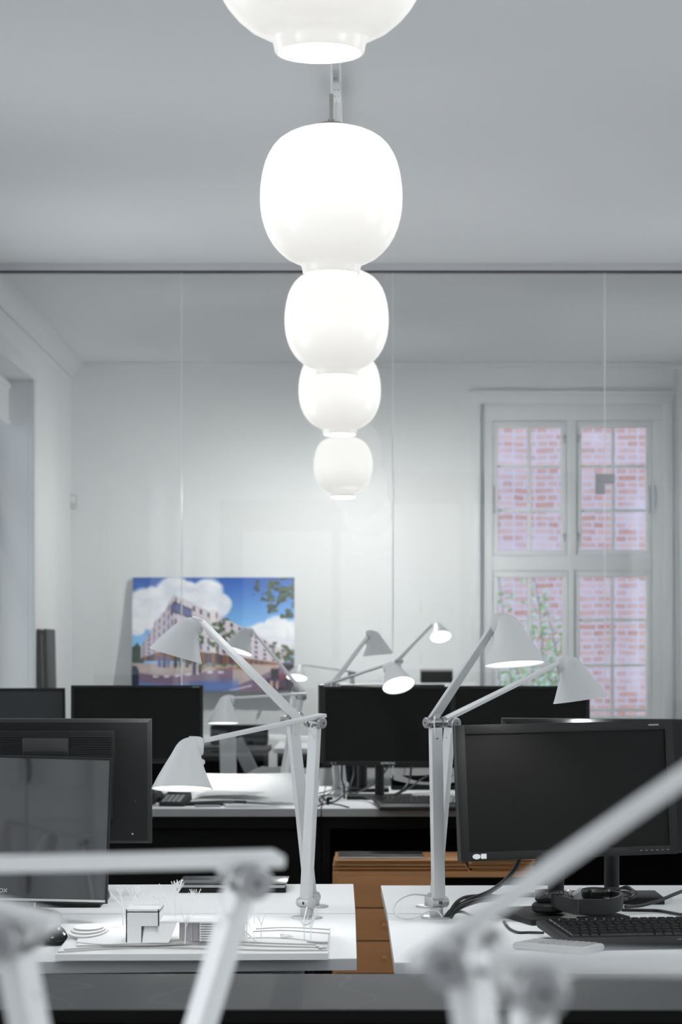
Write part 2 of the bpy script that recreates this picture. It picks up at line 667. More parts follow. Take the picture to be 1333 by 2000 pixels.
# windows of the side walls (the left one beyond the glass is seen, the rest are added for light)
def side_window(idx, wall_x, out, y0, y1, blind):
    w = bpy.data.objects.new('window_%d' % idx, None)
    COL.objects.link(w)
    w['kind'] = 'structure'
    xo = wall_x + out * .20
    c = MB()
    t = .09
    c.frame('x', y0 - t, y1 + t, t, SILL, HEAD + t, wall_x, wall_x - out * .035, .006, sides='LRT')
    c.span((wall_x + out * .2, y0 - t, SILL - .05), (wall_x - out * .07, y1 + t, SILL - .0004), .006)
    c.build('casing', M['trim'], w)
    f = MB()
    ym, zm = (y0 + y1) / 2, 2.25
    f.frame('x', y0, y1, .06, SILL, HEAD, xo, xo + out * .06, .003)
    f.span((xo + out * .001, ym - .035, SILL + .06), (xo + out * .059, ym + .035, HEAD - .06), .003)
    f.span((xo + out * .003, y0 + .06, zm - .035), (xo + out * .057, ym - .035, zm + .035), .003).span((xo + out * .003, ym + .035, zm - .035), (xo + out * .057, y1 - .06, zm + .035), .003)
    f.build('window_frame', M['trim'], w)
    MB().span((xo + out * .028, y0 + .05, SILL + .05), (xo + out * .032, y1 - .05, HEAD - .05)).build('pane', M['pane'], w)
    if blind:
        bl = MB()
        bl.span((wall_x + out * .11, y0 + .02, 2.69), (wall_x + out * .116, y1 - .03, HEAD - .02))
        bl.span((wall_x + out * .10, y0 + .02, 2.67), (wall_x + out * .125, y1 - .03, 2.695), .004)
        bl.cyl((wall_x + out * .12, y0 + .02, HEAD - .04), (wall_x + out * .12, y1 - .03, HEAD - .04), .025)
        bl.build('roller_blind', M['trim'], w)
    return w

for i, (a, b) in enumerate(SIDE_WINDOWS):
    side_window(i + 2, LEFT_X, -1, a, b, i == 5)
for i, (a, b) in enumerate(RW):
    side_window(i + 8, RIGHT_X, 1, a, b, False)

# cornices
mb = MB()
prof = [(0, 0), (.085, 0), (.085, -.018), (.06, -.03), (.035, -.055), (.02, -.085), (.02, -.11), (0, -.11)]
mb.prism([(LEFT_X + a, PART_Y + .05, CEIL + b) for a, b in prof], (0, FAR_Y - PART_Y - .05, 0))
struct(mb.build('trim_2', M['trim'], None, 20))
mb = MB()
mb.span((LEFT_X, FAR_Y - .03, CEIL - .035), (RIGHT_X, FAR_Y, CEIL), .006)
struct(mb.build('trim_3', M['trim'], None, 20))
mb = MB()
mb.span((LEFT_X, FAR_Y - .02, 0), (RIGHT_X, FAR_Y, .14), .004)
struct(mb.build('baseboard_far', M['trim']))
mb = MB()
mb.span((LEFT_X, BACK_Y, 0), (LEFT_X + .02, FAR_Y, .14), .004)
struct(mb.build('baseboard_left', M['trim']))

# tall windows with closed white shutters in the wall behind the camera (they show only as reflections)
for i, (a, b) in enumerate(REAR_WINDOWS):
    dd = bpy.data.objects.new('window_%d' % (i + 14), None)
    COL.objects.link(dd)
    dd['kind'] = 'structure'
    MB().frame('y', a - .10, b + .10, .10, .35, 2.95, BACK_Y, BACK_Y + .07, .01).build('casing', M['trim'], dd)
    xm = (a + b) / 2
    for x0, x1 in ((a + .002, xm - .003), (xm + .003, b - .002)):
        sh = MB().span((x0, BACK_Y, .452), (x1, BACK_Y + .03, 2.848), .003)
        sh.frame('y', x0 + .04, x1 - .04, .02, .55, 1.55, BACK_Y + .03, BACK_Y + .045, .004).frame('y', x0 + .04, x1 - .04, .02, 1.70, 2.75, BACK_Y + .03, BACK_Y + .045, .004)
        sh.build('shutter', M['trim'], dd)
    for z in (1.27, 1.85):
        MB().tube([(xm, BACK_Y + .03, z), (xm, BACK_Y + .08, z), (xm + .01, BACK_Y + .08, z - .06), (xm + .005, BACK_Y + .08, z - .13)], .011).build('handle', M['dark'], dd)

# ------------------------------------------------------------------ glass partition
part = bpy.data.objects.new('partition_glass', None)
COL.objects.link(part)
tag(part, 'frameless floor to ceiling glass partition with a grey top rail across the room', 'glass partition')
part.location = (0, PART_Y, 0)
gx = [LEFT_X + .02, X(355, PART_Y), X(768, PART_Y), X(1182, PART_Y), RIGHT_X - .02]
MB().span((LEFT_X, -.04, CEIL - .036), (RIGHT_X, .04, CEIL), .002).build('top_rail', M['rail'], part)
MB().span((LEFT_X, -.02, CEIL - .046), (RIGHT_X, .02, CEIL - .0365)).build('gasket', M['gasket'], part)
MB().span((LEFT_X, -.03, 0), (RIGHT_X, .03, .05), .002).build('bottom_rail', M['alu'], part)
tilt = {0: (.003, .001), 1: (.0140, -.0082), 2: (-.004, .002), 3: (.002, -.001)}
DOOR_TOP = Z(945, PART_Y)
def glass_pane(x0, x1, z0, z1, nx, nz, name='glass_pane'):
    # each pane stands a few millirad out of true, so its reflections shift against its neighbour's
    c = V(((x0 + x1) / 2, 0, (z0 + z1) / 2))
    r = Matrix.Rotation(-nx, 3, 'Z') @ Matrix.Rotation(nz, 3, 'X')
    o = MB().box(c, (x1 - x0 - .004, .010, z1 - z0), r).build(name, M['glass'], part, None)
    return o
for i in range(3):
    glass_pane(gx[i], gx[i + 1], .05, CEIL - .046, *tilt[i])
glass_pane(gx[3], gx[4], DOOR_TOP + .004, CEIL - .046, *tilt[3])
glass_pane(gx[3], gx[4], .05, DOOR_TOP - .004, .001, .001, 'glass_door')
for i in (1, 2, 3):
    MB().span((gx[i] - .0022, -.006, .05), (gx[i] + .0022, .006, CEIL - .046)).build('silicone_joint', M['joint'], part)
a, b = P(1163, 926, PART_Y), P(1201, 944.5, PART_Y)
c2, d2 = P(1163, 944.5, PART_Y), P(1182, 965, PART_Y)
m_ = MB().span((a.x, -.016, b.z), (b.x, .016, a.z), .002).span((c2.x, -.016, d2.z), (d2.x, .016, c2.z + .001), .002)
m_.build('patch_fitting', M['alu'], part)

# ------------------------------------------------------------------ outside
bw = MB().span((-6, 28, -1), (14, 28.4, 11)).build('wall_outside', M['brick'], None, None)
struct(bw)
uv = bw.data.uv_layers.new(name='UVMap')
for poly in bw.data.polygons:
    for li in poly.loop_indices:
        co = bw.data.vertices[bw.data.loops[li].vertex_index].co
        uv.data[li].uv = (co.x, co.z)
struct(MB().span((-30, FAR_Y + T, -1.1), (40, 29, -.9)).build('floor_outside', M['ground'], None, None))

random.seed(5)
bush = thing('shrub', (1.95, 21.6, -.9), 'leafy shrub outside the window against the brick wall', 'shrub')
tw, lf, lp = MB(), MB(), MB()
def leaf(mbx, p, dr, L, wv):
    dr = dr.normalized()
    sd = dr.cross(V((random.uniform(-1, 1), -1, random.uniform(-.5, .5)))).normalized() * wv
    bm = mbx.bm
    up = dr.cross(sd).normalized() * L * .12
    vs = [bm.verts.new(q) for q in (p, p + dr * L * .45 + sd + up, p + dr * L, p + dr * L * .45 - sd + up)]
    bm.faces.new(vs)
stems = []
for k in range(16):
    tx, tz = random.uniform(-.85, .10), random.uniform(2.0, 3.0)
    p0 = V((random.uniform(-.35, .15), random.uniform(-.2, .2), 0))
    pts = [p0]
    for j in range(1, 6):
        t = j / 5
        pts.append(V((p0.x + (tx - p0.x) * t + random.uniform(-.08, .08), p0.y + random.uniform(-.2, .2) * t, tz * t)))
    tw.tube(pts, .014, 5, 3, .004)
    stems.append(pts)
    for j in range(90):
        t = random.uniform(.45, 1)
        i = min(int(t * 5), 4)
        p = pts[i].lerp(pts[i + 1], t * 5 - i) + V((random.uniform(-.10, .10), random.uniform(-.1, .1), random.uniform(-.1, .1)))
        leaf(lf if random.random() < .5 else lp, p, V((random.uniform(-1, 1), random.uniform(-.5, .2), random.uniform(-.6, .8))), random.uniform(.045, .085), random.uniform(.010, .020))
tw.build('stem', M['twig'], bush)
lf.build('leaves', M['leaf'], bush, None)
lp.build('pale_leaves', M['leafp'], bush, None)

# ------------------------------------------------------------------ pendants and their track
PX_ = -.052
def pendant(loc, label, drop=-.135, watt=PENDANT_W):
    r = thing('pendant_lamp', loc, label, 'pendant lamp', 'opal glass pendants in a row')
    prof = [(.040, .1855), (.066, .180), (.092, .1725), (.115, .162), (.135, .1485), (.151, .131), (.163, .111), (.172, .089), (.1795, .060), (.184, .028),
            (.185, 0), (.184, -.025), (.1805, -.051), (.174, -.076), (.165, -.099), (.152, -.121), (.136, -.140), (.116, -.157), (.096, -.1675), (.0815, -.173),
            (.0775, -.178), (.0755, -.186), (.0735, -.196), (.0715, -.199), (.068, -.1985), (.0675, -.186), (.072, -.172), (.115, -.150), (.15, -.11), (.176, 0), (.15, .11), (.10, .16), (.0, .172)]
    MB().lathe(prof, 64).build('shade', M['opal'], r, 60)
    MB().lathe([(0, .197), (.010, .197), (.028, .193), (.040, .188), (.042, .1845), (0, .1835)], 32).build('cap', M['steel'], r)
    MB().cyl((0, 0, .194), (0, 0, .268), .0052, n=14).cyl((0, 0, .195), (0, 0, .203), .009, n=14).build('stem', M['steel'], r)
    MB().cyl((0, 0, .268), (0, 0, CEIL - .021 - loc[2]), .0013, n=8).build('cable', M['cablew'], r)
    MB().ell((0, 0, -.05), (.035, .035, .06), None, 20, 14).build('bulb', M['bulb'], r)
    l = bpy.data.lights.new('bulb', 'POINT')
    l.energy, l.shadow_soft_size, l.color = watt, .03, (1, .99, .97)
    o = bpy.data.objects.new('bulb', l)
    o.location = (0, 0, drop)
    COL.objects.link(o)
    o.parent = r
    return r
PZ = EYE + 1.184
p0 = pendant((PX_, 4.03, PZ), 'nearest and largest glowing opal pendant, cut off by the top of the picture')
for y, lb in ((6.37, 'second glowing opal pendant from the front, on a thin steel stem'),
              (8.71, 'third opal pendant from the front, its top overlapped by the collar of a larger one'),
              (11.03, 'fourth opal pendant from the front, last one on this side of the glass partition'),
              (15.43, 'smallest opal pendant, hanging beyond the glass partition near the far wall')):
    c = copy_tree(p0)
    c.location = (PX_, y, PZ)
    c['label'] = lb
# the far one carries a stronger bulb that hangs lower in its opening
for ch in c.children:
    if ch.type == 'LIGHT':
        ch.data = ch.data.copy()
        ch.data.energy, ch.data.shadow_soft_size = FAR_BULB_W, .03
        ch.location.z = -.222
tr = thing('ceiling_track', (PX_, 8.5, CEIL), 'white lighting track along the ceiling carrying the row of pendants', 'lighting track')
MB().span((-.018, -5.2, -.006), (.018, PART_Y - 8.56, 0)).span((-.018, -5.2, -.021), (-.011, PART_Y - 8.56, -.006), .001).span((.011, -5.2, -.021), (.018, PART_Y - 8.56, -.006), .001).build('rail', M['trim'], tr)
MB().span((-.018, .0, -.024), (.018, .30, -.004), .002).build('connector', M['trim'], tr)
for y in (.1, .2):
    for s in (-.006, .006):
        MB().cyl((s, y, -.0255), (s, y, -.0235), .0022, n=8).build('screw', M['dark'], tr)
tr = thing('ceiling_track', (PX_, 15.4, CEIL), 'short white track on the ceiling behind the glass partition', 'lighting track')
MB().span((-.018, -1.2, -.021), (.018, 1.2, 0), .002).build('rail', M['trim'], tr)

# ------------------------------------------------------------------ task lamps
def desk_lamp(label, base, elbow, nub, apex, rim, lit=True, detail=True, power=TASK_W, foot=None, rim_r=.0635):
    """base on the table; elbow hinge; nub = hinge at the head; apex (top centre) and rim (centre of the opening) of the shade"""
    base, elbow, nub, apex, rim = (V(p) for p in (base, elbow, nub, apex, rim))
    r = thing('desk_lamp', base, label, 'desk lamp', 'white articulated desk lamps')
    E, H, A, Rm = elbow - base, nub - base, apex - base, rim - base
    foot = V((0, 0, .043)) if foot is None else foot - base
    up = (E - foot).normalized()
    ua = (H - E).normalized()
    hinge = up.cross(ua)
    hinge = hinge.normalized()
    # base
    MB().lathe([(0, 0), (.034, 0), (.034, .0025), (.031, .0042), (0, .0045)], 36).build('base_disc', M['silver'], r)
    MB().cyl((0, 0, .0045), (0, 0, .024), .0145, bev=.001).cyl((0, 0, .024), (0, 0, .032), .006).build('post', M['silver'], r)
    hj = V((hinge.x, hinge.y, 0)).normalized()
    j = MB().cyl(foot - hj * .021, foot + hj * .021, .0115, n=24, bev=.001).build('base_joint', M['silver'], r)
    if detail:
        MB().box(foot + V((0, -.0112, 0)), (.016, .004, .006), None, .0005).build('slot', M['dark'], j)
    # lower arm
    la = MB().bar(foot + up * .006, E - up * .011, hinge, .029, .0135, .029, .0135, .0025)
    lo = la.build('lower_arm', M['lampw'], r)
    if detail:
        nrm = hinge.cross(up)
        if nrm.y > 0:
            nrm = -nrm
        MB().cyl(E - up * .035 + nrm * .0062, E - up * .035 + nrm * .0075, .0018, n=10).build('screw', M['chrome'], lo)
    # elbow
    jt = MB().cyl(E - hinge * .022, E + hinge * .022, .0088, n=24).cyl(E - hinge * .026, E - hinge * .014, .0118, n=28, bev=.001).cyl(E + hinge * .014, E + hinge * .026, .0118, n=28, bev=.001)
    jo = jt.build('elbow_joint', M['chrome'], r)
    for s in (-1, 1):
        MB().cyl(E + hinge * s * .026, E + hinge * s * .0274, .0100, n=28, bev=.0004).build('end_cap', M['cap'], jo)
    if detail:
        for s in (-1, 1):
            MB().cyl(E + hinge * s * .0272, E + hinge * s * .0282, .0022, n=10).build('pin', M['dark'], jo)
    # upper arm, carried above the hinge
    nn = hinge.cross(ua).normalized()
    if nn.z < 0:
        nn = -nn
    off = nn * .0125
    am = MB().bar(E - ua * .024 + off, H + off * .35 - ua * .004, hinge, .026, .0085, .019, .0075, .002)
    am.bar(E - ua * .012 + off * .35, E + ua * .020 + off * .7, hinge, .017, .010, .017, .006, .002)
    am.build('upper_arm', M['lampw'], r)
    if detail:
        c0 = E + off * .6 - hinge * .004 + ua * .012
        fw = V((0, -1, 0))
        MB().tube([c0 + fw * .012, c0 + fw * .020 - up * .008 - ua * .006, c0 + fw * .018 - up * .022 - ua * .004, E - up * .034 + fw * .010], .0016, 6).build('cable', M['cablew'], r)
    # head
    ax = (A - Rm)
    h = ax.length
    ax.normalize()
    bk = (H - A)
    bk = bk - ax * bk.dot(ax)
    bk = bk.normalized() if bk.length > 1e-5 else (-ua - ax * (-ua).dot(ax)).normalized()
    sd = ax.cross(bk)
    rr = rim_r
    k = h / .126
    prof = [(0, rr, 0), (.012, rr * .925, 0), (.03, rr * .815, .0006), (.05, rr * .685, .002), (.068, rr * .575, .004), (.084, rr * .485, .0065), (.096, rr * .43, .0085), (.106, rr * .385, .0105),
            (.114, rr * .32, .0118), (.1195, rr * .24, .0125), (.1235, rr * .14, .0128), (.1255, rr * .05, .013)]
    n = 40
    def ring(hh, q, of):
        return [Rm + ax * hh * k + bk * of + (bk * cos(2 * pi * i / n) + sd * sin(2 * pi * i / n)) * q for i in range(n)]
    inner = [(0.0, rr - .0012, 0), (.006, rr * .955, 0)]
    s_ = MB().loft([ring(*p) for p in inner[::-1]] + [ring(*p) for p in prof], cap=False)
    s_.bm.faces.new([v for v in list(s_.bm.verts)[-n:]])
    sh = s_.build('shade', M['lampw'], r, 50)
    # hinge hood on the head where the arm enters
    hc = Rm + ax * .104 * k + bk * .012
    hood = MB()
    rings = []
    for t, q in ((0, .020), (.016, .020), (.024, .019), (.029, .0165), (.031, .012)):
        rings.append([hc + bk * t + (ax * cos(2 * pi * i / 24) * 1.12 + sd * sin(2 * pi * i / 24) * .92) * q * .95 for i in range(24)])
    hood.loft(rings)
    hood.build('hinge_hood', M['lampw'], r, 50)
    m_ = MB()
    m_.ell(Rm + ax * .066 * k + bk * (rr * .60 + .002), (.0065, .0065, .0065), None, 12, 8)
    m_.build('switch', M['lampw'], r)
    if lit:
        MB().loft([ring(.003, rr * .97, 0), ring(.0045, rr * .955, 0)]).build('diffuser', M['led'], r, None)
        l = bpy.data.lights.new('led', 'SPOT')
        l.energy, l.spot_size, l.spot_blend, l.shadow_soft_size = power, radians(130), .5, .03
        o = bpy.data.objects.new('led', l)
        COL.objects.link(o)
        o.parent = r
        o.location = Rm - ax * .034
        o.rotation_euler = ax.to_track_quat('Z', 'Y').to_euler()
    else:
        MB().loft([ring(.003, rr * .97, 0), ring(.0045, rr * .955, 0)]).build('diffuser', M['greyp'], r, None)
    return r

TZ = .74
# front desks, left pair
B = ON(600, 1793)
desk_lamp('white desk lamp bent low to the left, lit shade beside the dark monitor back', B, P(616, 1411, 5.31), P(391, 1452, 5.10), P(358, 1440, 5.10), P(356, 1541, 5.083), foot=P(598, 1763, 5.31))
B = ON(612, 1771)
desk_lamp('unlit-looking white desk lamp in front of the street picture, long arm rising left', B, P(571, 1404, 5.50), P(389, 1214, 5.70), P(366, 1203, 5.70), P(343, 1281, 5.70), foot=P(607, 1752, 5.55))
# front desks, right pair
B = ON(853, 1793)
desk_lamp('white desk lamp with lit shade highest on the right, in front of the lower window', B, P(851, 1411, 5.31), P(968, 1224, 5.12), P(999, 1198, 5.12), P(1006, 1298, 5.107), foot=P(857, 1762, 5.31))
B = ON(842, 1771)
desk_lamp('white desk lamp reaching far right, shade hanging above the large black monitor', B, P(880, 1411, 5.55), P(1098, 1296, 5.72), P(1121, 1279, 5.72), P(1134, 1367, 5.72), foot=P(851, 1754, 5.55))
# middle desks, left pair
desk_lamp('lit white desk lamp before the street picture, arm slanting down right', ON(551, 1550), P(582, 1348, 10.1), P(492, 1232, 10.3), P(479, 1223, 10.3), P(464, 1272, 10.283), foot=P(551, 1530, 10.05))
desk_lamp('white desk lamp whose lit shade hangs low behind the drawing sheets, below the street picture', ON(558, 1553.5), P(588, 1361, 9.92), P(444, 1366, 9.7), P(436, 1358, 9.7), P(436, 1413, 9.69), foot=P(558, 1534, 9.92))
# middle desks, right pair
desk_lamp('white desk lamp behind the centre monitor, dark side of its shade turned to the camera', ON(672, 1551), P(653, 1340, 10.02), P(724, 1240, 10.17), P(735, 1231, 10.17), P(739, 1279, 10.17), foot=P(671, 1532, 10.04))
desk_lamp('white desk lamp with its bright round opening facing out above the centre monitor', ON(659, 1557), P(646, 1340, 9.83), P(757, 1300, 9.56), P(768, 1293, 9.56), P(779, 1339, 9.505), foot=P(659, 1538, 9.81))
# desks beyond the glass
desk_lamp('pale desk lamp behind the glass, highest and smallest, lit opening showing beside the window', ON(779, 1459), P(780, 1292, 15.1), P(848, 1219, 14.85), P(857, 1215, 14.82), P(861.5, 1244, 14.76), detail=False, power=.35)
desk_lamp('pale desk lamp behind the glass at the right edge of the street picture', ON(690, 1459), P(688, 1316, 15.1), P(590, 1300, 14.85), P(583, 1296, 14.82), P(580, 1324, 14.79), detail=False, power=.35)
# nearest desks, out of focus
D1, D2, D3, D4 = 1.65, 1.35, 1.20, 1.14
desk_lamp('blurred near desk lamp with its arm stretched level across the lower left', (X(165, D1), D1, TZ), P(478, 1712, D1), P(-330, 1707, 1.55), P(-380, 1692, 1.55), P(-400, 2080, 1.55), foot=P(168, 2750, D1))
desk_lamp('blurred near desk lamp in the lower left corner, only its elbow showing', (X(285, D2), D2, TZ), P(24, 1826, D2), P(-900, 1560, 1.42), P(-980, 1530, 1.42), P(-1000, 1960, 1.42), foot=P(275, 3150, D2))
desk_lamp('blurred near desk lamp with its arm slanting steeply up to the right edge', (X(1150, D3), D3, TZ), P(912, 1868, D3), P(1820, 1205, 1.09), P(1925, 1165, 1.09), P(1970, 1690, 1.09), foot=P(1130, 3370, D3))
desk_lamp('blurred near desk lamp with a level arm, below the slanting one at right', (X(1010, D4), D4, TZ), P(1036, 1926, D4), P(2260, 1918, 1.20), P(2330, 1905, 1.20), P(2340, 2385, 1.20), foot=P(1005, 3560, D4))


# ------------------------------------------------------------------ desks
def desk(label, corners, z=TZ, th=.022, edge='edgew', legs=True, top='lam', legmat='alu'):
    """corners: front-left, front-right, back-right, back-left (x, y)"""
    fl, fr_, br, bl = [V((a, b, 0)) for a, b in corners]
    c = (fl + fr_ + br + bl) / 4
    r = thing('office_desk', (c.x, c.y, 0), label, 'desk')
    poly = [p - c + V((0, 0, z - .0015)) for p in (fl, fr_, br, bl)]
    MB().prism(poly, (0, 0, .0015)).build('desktop', M[top], r, None)
    MB().prism([p - V((0, 0, th - .0015)) for p in poly], (0, 0, th - .0015)).build('edge_band', M[edge], r, None)
    if legs:
        q = [p - c for p in (fl, fr_, br, bl)]
        for p in q:
            s = p * (1 - .16 / p.length)
            m_ = MB().span((s.x - .025, s.y - .02, 0), (s.x + .025, s.y + .02, z - th), .003)
            m_.build('leg', M[legmat], r)
        i = [p * (1 - .16 / p.length) for p in q]
        m_ = MB()
        for a, b in ((0, 3), (1, 2)):
            m_.bar(i[a] + V((0, 0, z - th - .02)), i[b] + V((0, 0, z - th - .02)), (0, 0, 1), .04, .03)
        m_.bar(i[0] + V((0, 0, z - th - .03)), i[1] + V((0, 0, z - th - .03)), (0, 0, 1), .04, .03)
        m_.build('under_frame', M[legmat], r)
    return r

lA, lB, lC, lD = (-1.62, 4.47), (.010, 4.606), (.0090, 5.402), (-1.62, 5.372)
left_desk = desk('white desk at the front left carrying the white building model', [lA, lB, lC, lD])
desk('white desk in the front left pair, behind the one with the building model', [(-1.62, 5.380), (.0090, 5.410), (.005, 6.10), (-1.62, 6.05)])
right_desk = desk('white desk at the front right carrying the black keyboard and calculator', [(.0795, 4.545), (1.70, 4.56), (1.70, 5.405), (.079, 5.400)])
desk('white desk in the front right pair, behind the one with the keyboard', [(.079, 5.408), (1.70, 5.412), (1.70, 6.07), (.073, 6.06)])
# under the left desk: a socket box
c = left_desk.location
sb = MB().span((X(530, 4.72) - c.x, 4.70 - c.y, .655), (X(551, 4.72) - c.x, 4.78 - c.y, .716), .003).build('socket_box', M['greyp'], left_desk)
MB().cyl((X(540.5, 4.70) - c.x, 4.701 - c.y, .690), (X(540.5, 4.70) - c.x, 4.697 - c.y, .690), .0085).build('socket', M['dark'], sb)

# near desks under the blurred lamps (below the picture)
desk('white desk under the blurred near lamps on the left', [(-1.6, .95), (-.05, .95), (-.05, 2.4), (-1.6, 2.4)])
desk('white desk under the blurred near lamps on the right', [(.02, .95), (1.6, .95), (1.6, 2.4), (.02, 2.4)])

# dark linoleum sideboard in front of the white desks
sbd = thing('sideboard', (.2, 4.17, 0), 'long low black sideboard with a scratched dark grey top crossing the bottom of the picture', 'sideboard')
MB().prism([(-2.05, -.215, .718), (2.7, -.232, .718), (2.7, .205, .718), (-2.05, .218, .718)], (0, 0, .0195)).build('worktop_edge', M['black'], sbd, None)
MB().prism([(-2.05, -.215, .7376), (2.7, -.232, .7376), (2.7, .205, .7376), (-2.05, .218, .7376)], (0, 0, .0024)).build('worktop', M['lino'], sbd, None)
MB().span((-2.03, -.20, .08), (2.66, .19, .717), .004).build('body', M['black'], sbd)
MB().span((-2.0, -.17, 0), (2.62, .16, .08)).build('plinth', M['black'], sbd)

# middle desks
def black_desk(label, x0, x1, y0, y1, front=False):
    r = thing('office_desk', ((x0 + x1) / 2, (y0 + y1) / 2, 0), label, 'desk')
    hx, hy = (x1 - x0) / 2, (y1 - y0) / 2
    MB().span((-hx, -hy, TZ - .002), (hx, hy, TZ)).build('desktop', M['lam'], r, None)
    MB().span((-hx, -hy, TZ - .030), (hx, hy, TZ - .002)).build('edge_band', M['wedge'], r, None)
    MB().span((-hx + .02, -hy + .015, TZ - .075), (hx - .02, -hy + .035, TZ - .030)).build('apron', M['black'], r)
    MB().span((-hx + .02, hy - .06, .10), (hx - .02, hy - .04, TZ - .030)).build('modesty_panel', M['black'], r)
    if front:
        MB().span((-hx + .05, -hy + .05, .02), (hx - .05, -hy + .07, TZ - .08)).build('front_panel', M['black'], r)
    for s in (-1, 1):
        MB().span((s * (hx - .03), -hy + .03, 0), (s * hx, hy - .03, TZ - .030)).build('side_panel', M['black'], r)
    return r
MY0, MY1 = 9.09, 9.86
XJ = X(628, 9.09)
black_desk('black sided desk in the middle row on the left, covered with drawing sheets', LEFT_X + .15, XJ - .002, MY0, MY1, True)
black_desk('black sided desk in the middle row on the right, under the centre monitor', XJ + .002, 1.55, MY0, MY1)
black_desk('rear desk of the middle row on the left, backing on the one with drawing sheets', LEFT_X + .15, XJ - .002, MY1 + .004, MY1 + .76)
black_desk('rear desk of the middle row on the right, behind the centre monitor', XJ + .002, 1.55, MY1 + .004, MY1 + .76)
# wooden drawer cabinet under the right middle desk
cd_ = 8.62
cab = thing('drawer_cabinet', (X(750, cd_), cd_, 0), 'cherry wood cabinet with small round drawer knobs between the white desks', 'drawer cabinet')
cx = cab.location.x
x0, x1 = X(650, cd_) - cx, X(853, cd_) - cx
xe = X(1048, cd_) - cx
zt = Z(1703.5, cd_)
MB().span((x0, 0, zt - .018), (xe, .42, zt), .001).build('top_board', M['wood'], cab)
MB().span((x0, .0, .08), (x0 + .016, .42, zt - .018)).span((x1 - .016, .0, .08), (x1, .42, zt - .018)).span((x0, .40, .08), (xe, .42, zt - .018)).span((xe - .016, 0, .08), (xe, .42, zt - .018)).build('carcass', M['wood'], cab)
MB().span((x0 + .016, .02, .08), (x1 - .016, .39, zt - .02)).build('inner_box', M['wooddk'], cab)
MB().span((x1 + .001, .10, .08), (xe - .017, .12, zt - .02)).build('compartment_shade', M['black'], cab)  # black sheet stands in for the shade inside the open compartment
MB().span((x0 + .02, .04, 0), (xe - .02, .40, .08)).build('plinth', M['black'], cab)
for yt, yb in ((1711, 1772.2), (1774.4, 1836.6), (1838.8, 1900.5), (1902.7, 1940)):
    dr = MB().span((x0 + .0165, -.002, Z(yb, cd_)), (x1 - .0165, .018, Z(yt, cd_)), .0012).build('drawer', M['wood'], cab)
    k = P(751, (yt + yb) / 2, cd_) - cab.location
    MB().ell((k.x, -.018, k.z), (.009, .007, .009), None, 14, 10).cyl((k.x, -.016, k.z), (k.x, 0, k.z), .004, n=10).build('knob', M['wood'], dr)

# card folders on the cabinet
def folder(label, x0, x1, z0, th, rz=0., dy=0., tiltx=0.):
    r = thing('card_folder', ((x0 + x1) / 2, cd_ + .20 + dy, z0), label, 'folder', 'brown card folders on the wooden cabinet', rz)
    hw = (x1 - x0) / 2
    f = MB().box((0, 0, .0012), (hw * 2, .38, .0024)).box((0, 0, th - .0012), (hw * 2, .38, .0024), Matrix.Rotation(tiltx, 3, 'Y')).span((-hw, .186, 0), (hw, .19, th))
    f.build('cover', M['card'], r, None)
    MB().box((0, .004, th / 2), (hw * 2 - .02, .36, th - .006)).build('contents', M['card'], r, None)
    return r
fx0, fx1 = X(653, cd_), X(914, cd_)
folder('wide brown card folder lying directly on the cabinet top, lowest of the left pile', fx0, fx1, zt + .0005, .0115, .004)
folder('wide brown card folder in the middle of the left pile on the cabinet', fx0 - .004, fx1 - .004, zt + .0125, .0115, -.006)
folder('wide brown card folder on top of the left pile, under the printed sheets', fx0 + .002, fx1 - .01, zt + .0245, .016, .003)
gx0, gx1 = X(919, cd_), X(1047, cd_)
folder('narrow brown card folder lowest in the right pile on the cabinet', gx0, gx1, zt + .0005, .014, -.01, 0, .012)
folder('narrow brown card folder second from the bottom of the right pile on the cabinet', gx0 - .003, gx1 - .01, zt + .017, .013, .012, 0, -.012)
folder('narrow brown card folder topmost in the right pile on the cabinet', gx0 + .004, gx1, zt + .033, .012, -.008, 0, .01)
bk = thing('magazine', (X(745, cd_), cd_ + .18, zt + .041), 'grey printed magazine lying flat on the left pile of brown folders', 'magazine')
MB().box((0, 0, .0045), (.30, .22, .007), Matrix.Rotation(.02, 3, 'Z'), .001).build('pages', M['paperg'], bk)
MB().box((0, 0, .0092), (.302, .222, .0016), Matrix.Rotation(.02, 3, 'Z')).build('cover', M['darkp'], bk)


# ------------------------------------------------------------------ monitors
def panel_matrix(c, yaw, tilt, roll):
    return Matrix.Translation(V(c)) @ Matrix.Rotation(radians(yaw), 4, 'Z') @ Matrix.Rotation(radians(tilt), 4, 'X') @ Matrix.Rotation(radians(roll), 4, 'Y')

